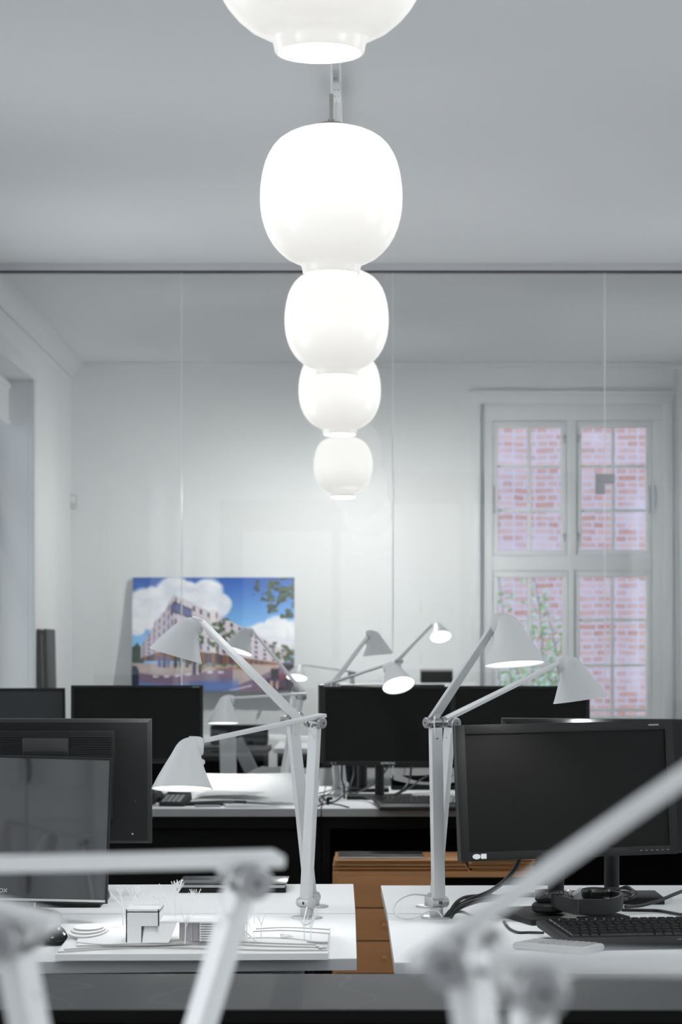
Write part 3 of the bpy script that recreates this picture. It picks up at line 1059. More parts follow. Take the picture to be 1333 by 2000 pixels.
def monitor(label, c, w, h, yaw=0, tilt=0, roll=0, bez=.017, bez_b=None, foot=None, pole_r=.017, plate=(.22, .17, .016), plate_yaw=0, plate_off=-.02, pole_off=.05,
            back=False, screen='screen', frame='bezel', depth=.045, group='black monitors', plate_mat='blackp', z=TZ, stand='plate', dead=False):
    """c centre of the front face; front looks to -y unless back=True"""
    c = V(c)
    if foot is None:
        foot = V((c.x, c.y + (pole_off if not back else -pole_off), z))
    r = thing('computer_monitor', foot, label, 'monitor', group)
    m = Matrix.Translation(-V(foot)) @ panel_matrix(c, yaw + (180 if back else 0), -tilt if back else tilt, -roll if back else roll)
    bb = bez_b or bez
    f = MB()
    f.span((-w / 2, 0, -h / 2), (-w / 2 + bez, .018, h / 2), .0012).span((w / 2 - bez, 0, -h / 2), (w / 2, .018, h / 2), .0012)
    f.span((-w / 2 + bez - .001, 0, h / 2 - bez), (w / 2 - bez + .001, .018, h / 2), .0012).span((-w / 2 + bez - .001, 0, -h / 2), (w / 2 - bez + .001, .018, -h / 2 + bb), .0012)
    f.move(m).build('bezel', M[frame], r)
    hs = MB().loft([[(x * w / 2 * a, y, zz * h / 2 * b) for x, zz in ((-1, -1), (1, -1), (1, 1), (-1, 1))] for a, b, y in ((1, 1, .0175), (1, 1, .024), (.97, .95, .034), (.80, .78, depth))])
    hs.move(m).build('housing', M['darkp' if back else 'blackp'], r)
    MB().span((-w / 2 + bez - .0005, .004, -h / 2 + bb - .0005), (w / 2 - bez + .0005, .012, h / 2 - bez + .0005)).move(m).build('screen', M[screen], r, None)
    # stand
    top = m @ V((0, depth - .004, -h * .05))
    if stand == 'plate':
        pm = MB().cyl((0, 0, plate[2] - .001), (0, 0, max(top.z, .10)), pole_r, n=24)
        hd = V((0, 0, max(top.z, .10)))
        pm.bar(hd - V((0, 0, .04)), V((top.x, top.y, hd.z - .04)), (1, 0, 0), .05, .05)
        pm.build('pole', M['blackp'], r)
        MB().box((0, plate_off if not back else -plate_off, plate[2] / 2), plate, Matrix.Rotation(radians(plate_yaw), 3, 'Z'), .003).build('base_plate', M[plate_mat], r)
    return r, m

# centre monitor of the middle row
r, m = monitor('black monitor in the centre of the middle row, white lettering under its screen', (.1452, 9.6965, 1.0273), .5131, .3108, 0, -1.6, 0, .010, .017, foot=V((X(742, 9.74), 9.745, TZ)),
               pole_r=.0185, plate=(.26, .20, .014))
text('SAMSUNG', 'lettering', .0125, m @ Matrix.Translation((.0, -.0006, -.1468)) @ Matrix.Rotation(pi / 2, 4, 'X'), M['text'], r)
MB().cyl((-.222, -.001, -.1468), (-.222, .001, -.1468), .004).span((-.211, -.001, -.150), (-.205, .001, -.1435)).move(m).build('sticker', M['textg'], r)
r, m = monitor('middle row black monitor half hidden behind the large front right one', (.6665, 9.6664, 1.0344), .543, .3036, -3.5, -4, 0, .013, .017)
r, m = monitor('middle row black monitor left of the drawing sheets, small logo at its upper right', (-.8452, 9.6831, 1.0353), .5204, .306, 2.4, -3.8, 0, .012, .016)
MB().span((.218, -.0006, .1445), (.245, .001, .1480)).move(m).build('logo', M['textg'], r)
r, m = monitor('black monitor with a grey screen at the far left edge of the middle row', (-1.385, 9.70, 1.0245), .5131, .308, 12, -9, 0, .012, .016, screen='greyscr')
r, m = monitor('black monitor turned away, back to back with the centre one', (.126, 10.31, 1.021), .529, .330, 0, 8, 0, back=True, foot=V((X(708, 10.21), 10.21, TZ)), pole_r=.020)

# large front right monitor
r, m = monitor('large black monitor at the front right, turned slightly left, above the keyboard', (.4641, 5.2465, 1.0202), .4947, .2878, 15.9, -4.6, -.8, .0195, .019, foot=V((X(1085, 5.42), 5.40, TZ)), pole_r=.018, plate=(.225, .26, .014), plate_yaw=16, plate_off=-.085)
MB().lathe([(0, .0), (.009, 0), (.009, .0006), (0, .0006)], 24).move(m @ Matrix.Translation((-.213, -.0005, -.134)) @ Matrix.Rotation(pi / 2, 4, 'X') @ Matrix.Scale(.62, 4, (0, 1, 0))).build('badge', M['text'], r)
MB().span((-.203, -.0012, -.1390), (-.191, .001, -.1285)).move(m).build('sticker', M['text'], r)
m_ = MB()
for i in range(6):
    m_.span((.158 + i * .0125, -.0008, -.1352), (.163 + i * .0125, .001, -.1338))
m_.move(m).build('button_marks', M['textg'], r, None)
MB().span((.190, -.0006, .1335), (.214, .001, .1368)).move(m).build('logo', M['greyp'], r, None)
r, m = monitor('black monitor turned away behind the large front right one, on a rectangular base', (.6058, 5.765, 1.004), .51, .3128, 0, 4, .4, back=True, foot=V((X(1196, 5.66), 5.665, TZ)), pole_r=.0175, plate=(.228, .175, .016), pole_off=.07)
m_ = MB()
for i in range(16):
    m_.span((-.245, .0245, .08 - i * .007), (-.215, .026, .0835 - i * .007))
m_.move(m).build('vents', M['dark'], r)

# large monitor seen from behind, front left
r, m = monitor('wide charcoal monitor seen from behind at the left, with ribbed vents and a carrying handle', (-.7221, 5.7961, 1.013), .5053, .2923, -1.1, 2, 0, back=True, foot=V((-.715, 5.62, TZ)), plate=(.30, .22, .018), depth=.030, pole_off=.1, pole_r=.02)
vb = MB()
hw = .163
vx0, vx1 = X(-45, 5.73) - r.location.x, X(222, 5.73) - r.location.x
vz1, vz0 = Z(1428, 5.73) - TZ, Z(1600, 5.73) - TZ
yb = 5.742 - r.location.y
vb.span((vx0, yb - .018, vz0), (vx1, yb + .025, vz1), .003)
hx0, hx1 = X(43, 5.72) - r.location.x, X(134, 5.72) - r.location.x
zr = Z(1478, 5.72) - TZ
vb.build('rear_cover', M['blackp'], r)
m_ = MB()
for i in range(9):
    zz = vz1 - .013 - i * .0054
    m_.span((vx0 + .004, yb - .021, zz - .0016), (hx0 - .004, yb - .017, zz + .0012)).span((hx1 + .004, yb - .021, zz - .0016), (vx1 - .003, yb - .017, zz + .0012))
m_.build('vent_ribs', M['darkp'], r, None)
MB().span((hx0, yb - .0205, zr + .004), (hx1, yb - .0175, vz1 - .016), .002).build('handle', M['dark'], r)
MB().span((hx0 + .002, yb - .025, zr + .001), (hx1 - .002, yb - .018, zr + .011), .002).build('handle_lip', M['blackp'], r)
for px, py in ((265, 1565), (259, 1629)):
    q = P(px, py, 5.764) - r.location
    MB().ell(q, (.0022, .002, .0022), None, 8, 6).build('screw', M['silver'], r)

# glossy monitor, front left
r, m = monitor('glossy black monitor with a silver strip and a round foot at the far left', (-.7533, 5.1702, .9451), .4886, .3085, 5.92, -4.0, 1.86, .006, .009, foot=V((-.745, 5.27, TZ)), screen='gloss', frame='darkp', stand='round', depth=.05)
MB().span((-.245, -.0016, -.1512), (.2385, .003, -.1462)).move(m).build('silver_strip', M['silver'], r)
text('ROX', 'lettering', .0115, m @ Matrix.Translation((.0335, .0034, -.1312)) @ Matrix.Rotation(pi / 2, 4, 'X'), M['text'], r, 'RIGHT')
MB().lathe([(0, 0), (.128, 0), (.130, .004), (.128, .014), (.118, .020), (.110, .021), (0, .021)], 56, (.0, -.03, 0)).build('foot_ring', M['greyp'], r)
MB().lathe([(.0, .0214), (.106, .0214), (.109, .020)], 56, (.0, -.03, 0)).build('foot_top', M['darkp'], r)
MB().bar((.03, -.01, .02), (.03, -.012, .14), (1, 0, 0), .075, .03).build('neck', M['silver'], r)

# ------------------------------------------------------------------ keyboards
def keyboard(label, bl, fl, br, z0, hb, body='blackp', logo=True):
    """back-left, front-left, back-right corners on the table (x, y)"""
    bl, fl, br = [V((*p, 0)) for p in (bl, fl, br)]
    r = thing('keyboard', (fl.x, fl.y, z0), label, 'keyboard')
    ux, uy = (br - bl), (bl - fl)
    L, Dp = ux.length, uy.length
    ux.normalize()
    uy.normalize()
    def pt(u, v, h=0):
        return ux * u + uy * v + V((0, 0, h + .008 + hb * v / Dp))
    MB().loft([[pt(u, v, h) for u, v in ((o, o), (L - o, o), (L - o, Dp - o), (o, Dp - o))] for o, h in ((.002, -.010), (0, -.004), (0, .003), (.004, .006))]).build('body', M['darkp'], r)
    k = MB()
    rows = 6
    u0, v0, v1 = .020, Dp * .27, Dp * .93
    kw = .0186
    vs = (v1 - v0) / rows
    random.seed(3)
    for j in range(rows):
        u = u0
        i = 0
        while u < L - .03:
            w = kw * (1 if 0 < i else (1, 1.5, 1.75, 1.25, 1.3, 1)[j])
            if j == 0 and i == 3:
                w = kw * 6
            a, b = v0 + j * vs + .0012, v0 + (j + 1) * vs - .0012
            g = .0011
            k.loft([[pt(x, y, h) for x, y in ((u + g + o, a + o), (u + w - g - o, a + o), (u + w - g - o, b - o), (u + g + o, b - o))] for o, h in ((0, .0055), (.0012, .0105))])
            u += w
            i += 1
    k.build('keys', M['glossk'], r, None)
    MB().loft([[pt(u, v, h) for u, v in ((.014, v0 - .006), (L - .014, v0 - .006), (L - .014, v1 + .006), (.014, v1 + .006))] for h in (.0058, .0064)]).build('key_well', M['black'], r, None)
    if logo:
        MB().loft([[pt(u, v, h) for u, v in ((L * .46, .022), (L * .46 + .035, .022), (L * .46 + .035, .025), (L * .46, .025))] for h in (.0062, .0066)]).build('logo', M['greyp'], r, None)
    return r

a = ON(1048, 1803, .768)
b = ON(1117, 1845.5, .752)
keyboard('wide black keyboard with a palm rest at the right edge of the front right desk', (a.x, a.y), (b.x, b.y), (a.x + .47, a.y + .07), TZ, .022)
a, b = ON(726, 1560, .755), ON(742, 1579, .748)
keyboard('dark keyboard at the front edge of the middle desk below the centre monitor', (a.x, a.y), (b.x, b.y), (a.x + .42, a.y + .01), TZ, .012, logo=False)

# ------------------------------------------------------------------ things on the front right desk
# calculator
r = thing('calculator', (X(1090, 4.75), 4.735, TZ), 'white pocket calculator with small keys in front of the black keyboard', 'calculator', rotz=radians(-35))
MB().loft([[(x * a, y * b, h) for x, y in [(cos(t) ** 1 * 1, sin(t)) for t in ()] or ((-1, -1), (1, -1), (1, 1), (-1, 1))] for a, b, h in ((.074, .037, .0), (.078, .041, .004), (.078, .041, .011), (.074, .038, .0145))]).build('body', M['calc'], r)
MB().span((-.068, -.027, .0140), (-.036, .027, .0150), .0006).build('display', M['greyp'], r)
k = MB()
for i in range(8):
    for j in range(5):
        k.box((-.024 + i * .0125, -.026 + j * .013, .0152), (.009, .0095, .003), None, .001)
k.build('keys', M['greyp'], r)

# headphones lying on the desk
r = thing('headphones', ON(1130, 1786, .7545), 'black over-ear headphones lying on the front right desk behind the keyboard', 'headphones')
L0 = r.location
c1, c2 = ON(1165, 1782, .7545) - L0, ON(1072, 1785, .7545) - L0
c1.y += .01
for c in (c1, c2):
    cu = MB().lathe([(0, .004), (.030, .004), (.036, .009), (.036, .019), (.031, .0245), (.025, .026), (.0, .026)], 36, c)
    o = cu.build('ear_pad', M['blackp'], r)
    MB().lathe([(.0, .026), (.024, .026), (.028, .029), (.031, .036), (.032, .045), (.029, .050), (.020, .052), (0, .053)], 36, c).build('ear_cup', M['glossk'], r)
bp = [c2 + V((-.0, -.012, .034)), c2 + V((.018, -.05, .030)), c2 + V((.052, -.078, .023)), V(((c1.x + c2.x) / 2 + .012, c1.y - .085, .020)), c1 + V((.012, -.082, .020)), c1 + V((.044, -.058, .024)), c1 + V((.052, -.022, .030)), c1 + V((.034, .004, .037))]
hb = MB()
rings = []
N = 48
def cr_(pts, t):
    n = len(pts) - 1
    i = min(int(t * n), n - 1)
    u = t * n - i
    p0, p1, p2, p3 = pts[max(i - 1, 0)], pts[i], pts[i + 1], pts[min(i + 2, n)]
    return .5 * (2 * p1 + (p2 - p0) * u + (2 * p0 - 5 * p1 + 4 * p2 - p3) * u * u + (3 * p1 - p0 - 3 * p2 + p3) * u ** 3)
for i in range(N + 1):
    t = i / N
    p = cr_(bp, t)
    tg = (cr_(bp, min(1, t + .01)) - cr_(bp, max(0, t - .01))).normalized()
    nr = V((tg.y, -tg.x, 0)).normalized()
    hh = .016 * min(1, .45 + 3 * t, .45 + 3 * (1 - t))
    rings.append([p + nr * .0035 * sx + V((0, 0, sz * hh)) for sx, sz in ((-1, -1), (1, -1), (1.25, 0), (1, 1), (-1, 1), (-1.25, 0))])
hb.loft(rings).build('headband', M['darkp'], r, 50)

# video connector and its coiled cable
r = thing('video_cable', ON(1160, 1757), 'grey video plug with a coiled black cable beside the black headphones', 'cable')
L0 = r.location
pc = ON(1131, 1752, .775) - L0
rt = Euler((.15, -.5, .5)).to_matrix()
MB().box(pc, (.034, .016, .030), rt, .004).box(pc + V((.026, .004, -.004)), (.030, .013, .018), rt, .003).build('plug', M['greyp'], r)
MB().box(pc + V((-.021, -.007, .008)), (.010, .009, .020), rt, .001).build('pins', M['silver'], r)
q = lambda px, py, z=.765: ON(px, py, z) - L0
MB().tube([pc + V((.035, .01, -.005)), q(1160, 1746), q(1195, 1742, .775), q(1225, 1732, .785), q(1240, 1745, .775), q(1228, 1755), q(1180, 1752), q(1150, 1748), q(1165, 1738, .78), q(1210, 1735, .78), q(1236, 1738, .78),
           q(1242, 1750), q(1215, 1757), q(1170, 1757), q(1145, 1752), q(1175, 1745, .77), q(1220, 1742, .77), q(1235, 1750), q(1205, 1754)], .0032, 8, 5).build('lead', M['cable'], r)

# cable bundle going up behind the big monitor
def cable(name, label, pts, rad=.003, mt='cable', cat='cable', group=None):
    p = [V(x) for x in pts]
    o = MB().tube([x - p[0] for x in p], rad, 8, 6).build(name, M[mt], None)
    o.location = p[0]
    return tag(o, label, cat, group)
D = 5.30
cable('black_cable', 'thick black cable rising from the right lamp base to the underside of the front monitor', [P(868, 1797, D), P(885, 1776, D), P(920, 1757, D + .02), P(960, 1740, D + .05), P(995, 1712, D + .08), P(1014, 1680, D + .1), P(1022, 1650, D + .1)], .0052)
cable('black_cable', 'black cable arching lower beside the thick one at the right lamp base', [P(872, 1797, D), P(888, 1768, D), P(905, 1754, D + .03), P(930, 1750, D + .08), P(960, 1749, D + .15), P(1000, 1757, D + .2)], .0040)
cable('black_cable', 'broad black cable lying towards the base of the front monitor, right of the lamp base', [P(876, 1797, D), P(893, 1775, D), P(930, 1760, D), P(965, 1755, D + .02), P(1000, 1748, D + .06), P(1060, 1748, D + .1)], .0058)
cable('black_cable', 'short thin black cable curling over the desk right of the lamp base', [P(880, 1797, D), P(889, 1783, D), P(903, 1781, D), ON(922, 1788, .743), ON(960, 1795, .743)], .003)
cable('keyboard_cable', 'thin black cable running along the desk to the wide keyboard', [ON(985, 1800, .743), ON(995, 1813, .743), ON(1012, 1821, .743), ON(1035, 1821, .743), ON(1062, 1822, .745)], .0028)
cable('white_cable', 'thin white cable looping above the desk left of the right lamp bases', [P(862, 1757, 5.40), P(838, 1750, 5.36), P(806, 1747, 5.32), P(780, 1758, 5.30), P(770, 1774, 5.28), P(776, 1788, 5.27), P(793, 1794, 5.27), P(815, 1791, 5.27), P(836, 1780, 5.28), P(852, 1779, 5.29), P(862, 1787, 5.29), P(866, 1797, 5.29)], .0020, 'cablew')
cable('black_cable', 'grey-black cable lying across the desk at the right picture edge', [ON(1222, 1771, .757), ON(1255, 1768, .757), ON(1290, 1758, .765), ON(1320, 1746, .775), ON(1360, 1730, .785)], .0040)
cable('black_cable', 'black cable on the seam of the right desks at the right picture edge', [ON(1215, 1777, .744), ON(1260, 1778, .744), ON(1290, 1779, .744), ON(1330, 1786, .744), ON(1380, 1792, .744)], .0035)

# ------------------------------------------------------------------ things on the front left desks
# notebooks on the rear desk
r = thing('notebook', ON(450, 1744) + V((0, .1, 0)), 'thin black notebook at the bottom of the pair on the rear left desk', 'notebook')
MB().box((0, 0, .005), (.262, .20, .010), Matrix.Rotation(.02, 3, 'Z'), .002).build('cover', M['blackp'], r)
r2 = thing('notebook', r.location + V((.004, .0, .0105)), 'black covered notebook with pale page edges lying on another notebook', 'notebook')
MB().box((0, 0, .0050), (.256, .195, .007), Matrix.Rotation(-.02, 3, 'Z'), .001).build('pages', M['paperg'], r2)
MB().box((0, 0, .0104), (.262, .20, .003), Matrix.Rotation(-.02, 3, 'Z'), .001).build('cover', M['glossk'], r2)

# mouse
r = thing('computer_mouse', ON(88, 1846) + V((0, .035, 0)), 'glossy black computer mouse left of the building model', 'mouse', rotz=radians(-62))
rings = []
n = 24
for t, wv, hv in ((-.056, .012, .010), (-.05, .022, .020), (-.035, .029, .031), (-.015, .032, .038), (.005, .032, .0385), (.025, .030, .034), (.042, .027, .026), (.053, .021, .017), (.058, .012, .010)):
    rings.append([V((t, wv * cos(2 * pi * i / n) * (1 + .08 * max(0, -sin(2 * pi * i / n))), .003 + max(0., hv * (.5 + .5 * sin(2 * pi * i / n))) if True else 0)) for i in range(n)])
MB().loft(rings).build('body', M['glossk'], r, 60)
MB().ell((.010, -.027, .019), (.026, .006, .009), None, 20, 12).build('side_grip', M['greyp'], r)
MB().cyl((.036, -.004, .031), (.036, .004, .031), .008, n=16).build('scroll_wheel', M['dark'], r)

# architectural model
MZ = .757
r = thing('architectural_model', ON(380, 1840, TZ), 'white card architectural model with a cube building and bare trees on the front left desk', 'architectural model')
L0 = V(r.location)
def on(px, py, z=MZ): return ON(px, py, z) - L0
q = [on(108, 1864), on(641, 1862), on(646, 1812), on(152, 1806)]
MB().prism([p - V((0, 0, .012)) for p in q], (0, 0, .012)).build('base_board', M['model'], r, None)
def layer(pts, z0, th, name='terrain_layer'):
    o = MB().prism([V((p.x, p.y, z0 - L0.z)) for p in pts], (0, 0, th)).build(name, M['model'], r, 30)
    o.data.materials.append(M['cut'])
    for f in o.data.polygons:
        if abs(f.normal.z) < .5:
            f.material_index = 1
def curve_pts(ctrl, n=8):
    out = []
    c = [V(p) for p in ctrl]
    for i in range(len(c) - 1):
        for k in range(n):
            out.append(cr_(c, (i + k / n) / (len(c) - 1)))
    out.append(c[-1])
    return out
def Lp(*pts): return [on(px, py, z) for px, py, z in pts]
z1 = MZ
# long terraces along the front, one above the other, each set further back
for k, (dz, fr_) in enumerate(((.0, [(112, 1862), (200, 1856), (300, 1853), (400, 1855), (520, 1858), (640, 1858)]),
                               (.003, [(125, 1857), (200, 1852), (300, 1848), (420, 1846), (520, 1850), (639, 1853)]),
                               (.006, [(150, 1850), (230, 1848), (330, 1846), (430, 1841), (540, 1845), (638, 1848)]))):
    z = z1 + dz
    f_ = curve_pts([on(a, b, z) for a, b in fr_])
    b_ = [on(643, 1814, z), on(156, 1809, z)]
    layer(f_ + b_, z, .0034)
z = z1 + .009
layer(curve_pts([on(a, b, z) for a, b in ((150, 1842), (200, 1846), (260, 1844), (330, 1842), (410, 1838), (500, 1833), (570, 1835), (640, 1843))]) + [on(644, 1818, z), on(600, 1813, z), on(158, 1811, z)], z, .002)
z = z1 + .0105
for k, sc in enumerate((1, .72, .46)):
    zz = z + .0034 * k
    c = V((-.514, 4.805, 0)) - L0
    layer([c + V((cos(2 * pi * i / 40) * .038 * (.55 + .45 * sc), sin(2 * pi * i / 40) * .115 * sc, 0)) for i in range(40)], zz, .0034, 'terrain_mound')
layer(curve_pts([on(a, b, z) for a, b in ((600, 1840), (620, 1842), (641, 1842))]) + [on(642, 1832, z), on(620, 1832, z)], z, .003)
for pts in (((500, 1816), (560, 1813), (644, 1817)), ((495, 1821), (560, 1819), (644, 1825))):
    f_ = curve_pts([on(a, b, z) for a, b in pts])
    layer(f_ + [p + V((0, .02, 0)) for p in f_[::-1]], z, .0025)
# cube building
zb_ = z1 + .011 - L0.z
fl_, fr__ = on(246, 1841, z1 + .011), on(311, 1841, z1 + .011)
bx0, bx1, by0 = fl_.x, fr__.x, fl_.y
by1, ztop = by0 + .112, zb_ + .0625
nx = on(276, 1841, z1 + .011).x
m_ = MB()
m_.prism([(bx0, by0, zb_), (nx, by0, zb_), (nx, by0, zb_ + .031), (bx1, by0, zb_ + .031), (bx1, by0, ztop), (bx0, by0, ztop)], (0, .0022, 0))
m_.span((bx0, by0, zb_), (bx0 + .0022, by1, ztop)).span((bx1 - .0022, by0, zb_ + .02), (bx1, by1, ztop)).span((bx0, by1 - .0022, zb_), (bx1, by1, ztop))
m_.span((bx0, by0, ztop - .006), (bx1, by1, ztop - .004))
m_.build('cube_building', M['model'], r, None)
# low wing with a sloped end panel, columns, a louvred front and a gabled end
wx1 = on(462, 1836, z1 + .011).x
wz = zb_ + .0385
m_ = MB()
m_.prism([(nx + .002, by0 - .004, zb_), (nx + .052, by0 - .004, zb_), (nx + .068, by0 + .012, wz), (nx + .006, by0 + .012, wz)], (0, .002, 0))
m_.span((nx + .006, by0 + .010, wz - .002), (wx1, by0 + .105, wz))
m_.prism([(wx1, by0 + .010, wz - .002), (wx1, by0 + .105, wz - .002), (wx1, by0 + .105, wz), (wx1, by0 + .010, wz)], (.018, 0, 0))
m_.prism([(wx1 + .016, by0 + .060, wz), (wx1 + .040, by0 + .012, zb_), (wx1 + .040, by0 + .018, zb_), (wx1 + .018, by0 + .066, wz)], (0, .004, 0))
m_.span((nx + .068, by0 + .060, zb_), (wx1 + .016, by0 + .062, wz))
m_.build('low_wing', M['model'], r, None)
m_ = MB()
xw = nx + .070
for i in range(7):
    m_.span((xw + i * .011, by0 + .022, zb_), (xw + i * .011 + .002, by0 + .024, wz - .002))
m_.span((xw, by0 + .026, zb_), (wx1, by0 + .027, wz - .002))
m_.build('window_band', M['modelg'], r, None)
m_ = MB()
lx = on(392, 1836, z1 + .011).x
for i in range(8):
    m_.span((lx, by0 + .012, zb_ + .002 + i * .0046), (wx1 - .004, by0 + .014, zb_ + .004 + i * .0046))
for x in (lx, (lx + wx1) / 2, wx1 - .005):
    m_.span((x, by0 + .014, zb_), (x + .0018, by0 + .016, wz))
m_.bar((wx1, by0 + .012, wz), (wx1 + .038, by0 + .012, zb_), (0, 1, 0), .004, .003, bev=0)
m_.bar((wx1, by0 + .012, wz - .016), (wx1 + .026, by0 + .012, zb_), (0, 1, 0), .004, .003, bev=0)
m_.build('louvres', M['model'], r, None)
# bare trees
def model_tree(px, py, topy, lean=0., rad=.0011, branch=(), tuft=True, z=z1 + .011, dd=None):
    b = on(px, py, z) if dd is None else V((X(px, dd), dd, z)) - L0
    dpt = b.y + L0.y
    hgt = (Z(topy, dpt) - z)
    m_ = MB()
    top = b + V((lean, 0, hgt))
    fork = b.lerp(top, .62)
    m_.tube([b, b.lerp(top, .35) + V((.0006, 0, 0)), fork], rad, 6, 3, rad * .8)
    random.seed(int(px * 7 + py))
    ends = []
    for i in range(5 if tuft else 2):
        a = random.uniform(-1, 1)
        e = fork + V((a * hgt * .22, random.uniform(-.6, .6) * hgt * .2, hgt * random.uniform(.28, .42)))
        m_.tube([fork, fork.lerp(e, .5) + V((a * .0008, 0, .001)), e], rad * .75, 5, 3, rad * .5)
        ends.append(e)
        if tuft:
            for s in (-1, 1):
                e2 = e.lerp(fork, .3) + V((s * hgt * .06, random.uniform(-.05, .05) * hgt, hgt * .10))
                m_.tube([e.lerp(fork, .4), e2], rad * .5, 5, 2)
                m_.ell(e2, (.0011, .0011, .0011), None, 6, 5)
    for fr0, ex, ey in branch:
        p = b.lerp(top, fr0)
        e = V((X(ex, dpt), dpt, Z(ey, dpt))) - L0
        m_.tube([p, p.lerp(e, .5), e], rad * .8, 6, 3, rad * .5)
    m_.build('tree', M['model'], r, 60)
model_tree(241, 1808, 1735, -.004, .0017, [(.5, 213, 1741)])
model_tree(262, 1796, 1732, .001, .0014, [(.6, 246, 1732)], dd=4.93)
model_tree(273, 1796, 1730, .0, .0014, [(.55, 258, 1745)], dd=4.95)
model_tree(308, 1796, 1748, .001, .0012, dd=4.92)
model_tree(342, 1795, 1718, .0, .0018, [(.08, 311, 1726)], dd=4.90)
model_tree(379, 1800, 1738, -.004, .0014, dd=4.88)
model_tree(361, 1844, 1778, .002, .0011, [(.45, 371, 1790)], False)
model_tree(444, 1834, 1766, .001, .0012, [(.6, 452, 1765)], False)
model_tree(482, 1836, 1752, .001, .0012, [(.55, 470, 1752), (.35, 468, 1762)], False)
model_tree(497, 1808, 1734, -.003, .0014, dd=4.95)
model_tree(510, 1834, 1786, .0, .0010, [(.5, 517, 1786)], False)
model_tree(455, 1810, 1762, -.001, .0010, (), False, dd=4.96)
model_tree(595, 1836, 1788, -.001, .0011, [(.5, 588, 1796)], False)
model_tree(608, 1839, 1784, -.003, .0012, [(.4, 618, 1786)], False)
for px, py in ((468, 1836), (560, 1830), (628, 1852)):
    c = on(px, py, z1 + .012)
    m_ = MB()
    random.seed(px)
    for i in range(9):
        m_.ell(c + V((random.uniform(-.008, .008), random.uniform(-.006, .006), random.uniform(0, .004))), (.005, .004, .003), None, 8, 6)
    m_.build('bush', M['model'], r)
# small white card under the model edge
tag(MB().prism([ON(205, 1871) , ON(420, 1869), ON(420, 1864), ON(215, 1866)], (0, 0, .0012)).build('paper_sheet', M['paper'], None, None), 'white sheet sticking out from under the front edge of the building model', 'paper')

# white power lead of the left lamps
cable('white_cable', 'thin white cable dangling at the left pair of lamp bases', [P(600, 1772, 5.28), P(597, 1785, 5.26), P(594, 1797, 5.25), ON(596, 1806, .742), ON(607, 1800, .742), P(619, 1785, 5.27), P(617, 1773, 5.3)], .0016, 'cablew')

# ------------------------------------------------------------------ things on the middle desks
# drawing sheets
r = thing('drawing_sheets', (X(475, 9.7), 9.68, TZ + .009), 'loose stack of large white drawing sheets on the left middle desk', 'paper')
hwx = (X(566, 9.8) - X(330, 9.8)) / 2
def f1(u, v):
    x = -hwx + 2 * hwx * u
    y = -.42 + .53 * v
    zz = .006 + .082 * max(0, v - .2) ** 1.3 / .75 + .005 * sin(5 * u + 3 * v) * (1 - .5 * v) - .03 * max(0, u - .85) / .15 * v
    return (x + .06, y, zz)
MB().sheet(f1, 24, 20, .012).build('sheets', M['paper'], r, 60)
r = thing('paper_sheet', (X(520, 9.35), 9.27, TZ + .0005), 'white sheets with curled corners at the front edge of the left middle desk', 'paper', rotz=.15)
MB().sheet(lambda u, v: (-.16 + .32 * u, -.13 + .26 * v, .002 + .010 * max(0, .35 - u) + .012 * v * max(0, .3 - u) + .004 * sin(6 * u)), 16, 10, .003).build('sheets', M['paper'], r, 60)
r = thing('paper_sheet', (X(455, 9.55), 9.42, TZ + .030), 'white folded sheet lying on the stack of drawing sheets', 'paper', rotz=-.25)
MB().sheet(lambda u, v: (-.12 + .24 * u, -.08 + .16 * v, .012 * (1 - u) * v + .010 * u), 10, 8, .002).build('sheets', M['paperg'], r, 60)
r = thing('clipboard', (X(420, 9.35), 9.29, TZ), 'dark folder edge showing under the drawing sheets on the left middle desk', 'folder')
MB().box((0, .06, .005), (.24, .20, .008), Matrix.Rotation(.05, 3, 'Z'), .002).build('cover', M['blackp'], r)
r = thing('pen', (X(408, 9.2), 9.165, TZ), 'slim grey pen at the front edge of the left middle desk', 'pen')
MB().cyl((-.05, 0, .0045), (.04, .006, .0045), .0042, n=12).cyl((.04, .006, .0045), (.052, .0068, .0045), .0042, .0012, n=12).build('barrel', M['greyp'], r)
r = thing('desk_telephone', (X(345, 9.3), 9.27, TZ), 'black desk telephone with a keypad at the front of the left middle desk', 'telephone', rotz=-.15)
MB().loft([[(-.05, -.07, 0), (.045, -.07, 0), (.045, .09, 0), (-.05, .09, 0)], [(-.05, -.07, .014), (.040, -.07, .014), (.040, .085, .048), (-.05, .085, .048)]]).build('body', M['darkp'], r)
k = MB()
rt = Matrix.Rotation(math.atan2(.034, .155), 3, 'X')
for i in range(4):
    for j in range(5):
        k.box((-.034 + i * .019, -.055 + j * .018, .0185 + (.015 + j * .018) * .22 - .0015), (.014, .012, .005), rt, .001)
k.build('keypad', M['greyp'], r)
hs_ = MB().tube([(-.082, -.07, .012), (-.084, -.055, .036), (-.084, 0, .045), (-.084, .06, .036), (-.082, .075, .014)], .021, 12)
hs_.build('handset', M['blackp'], r)

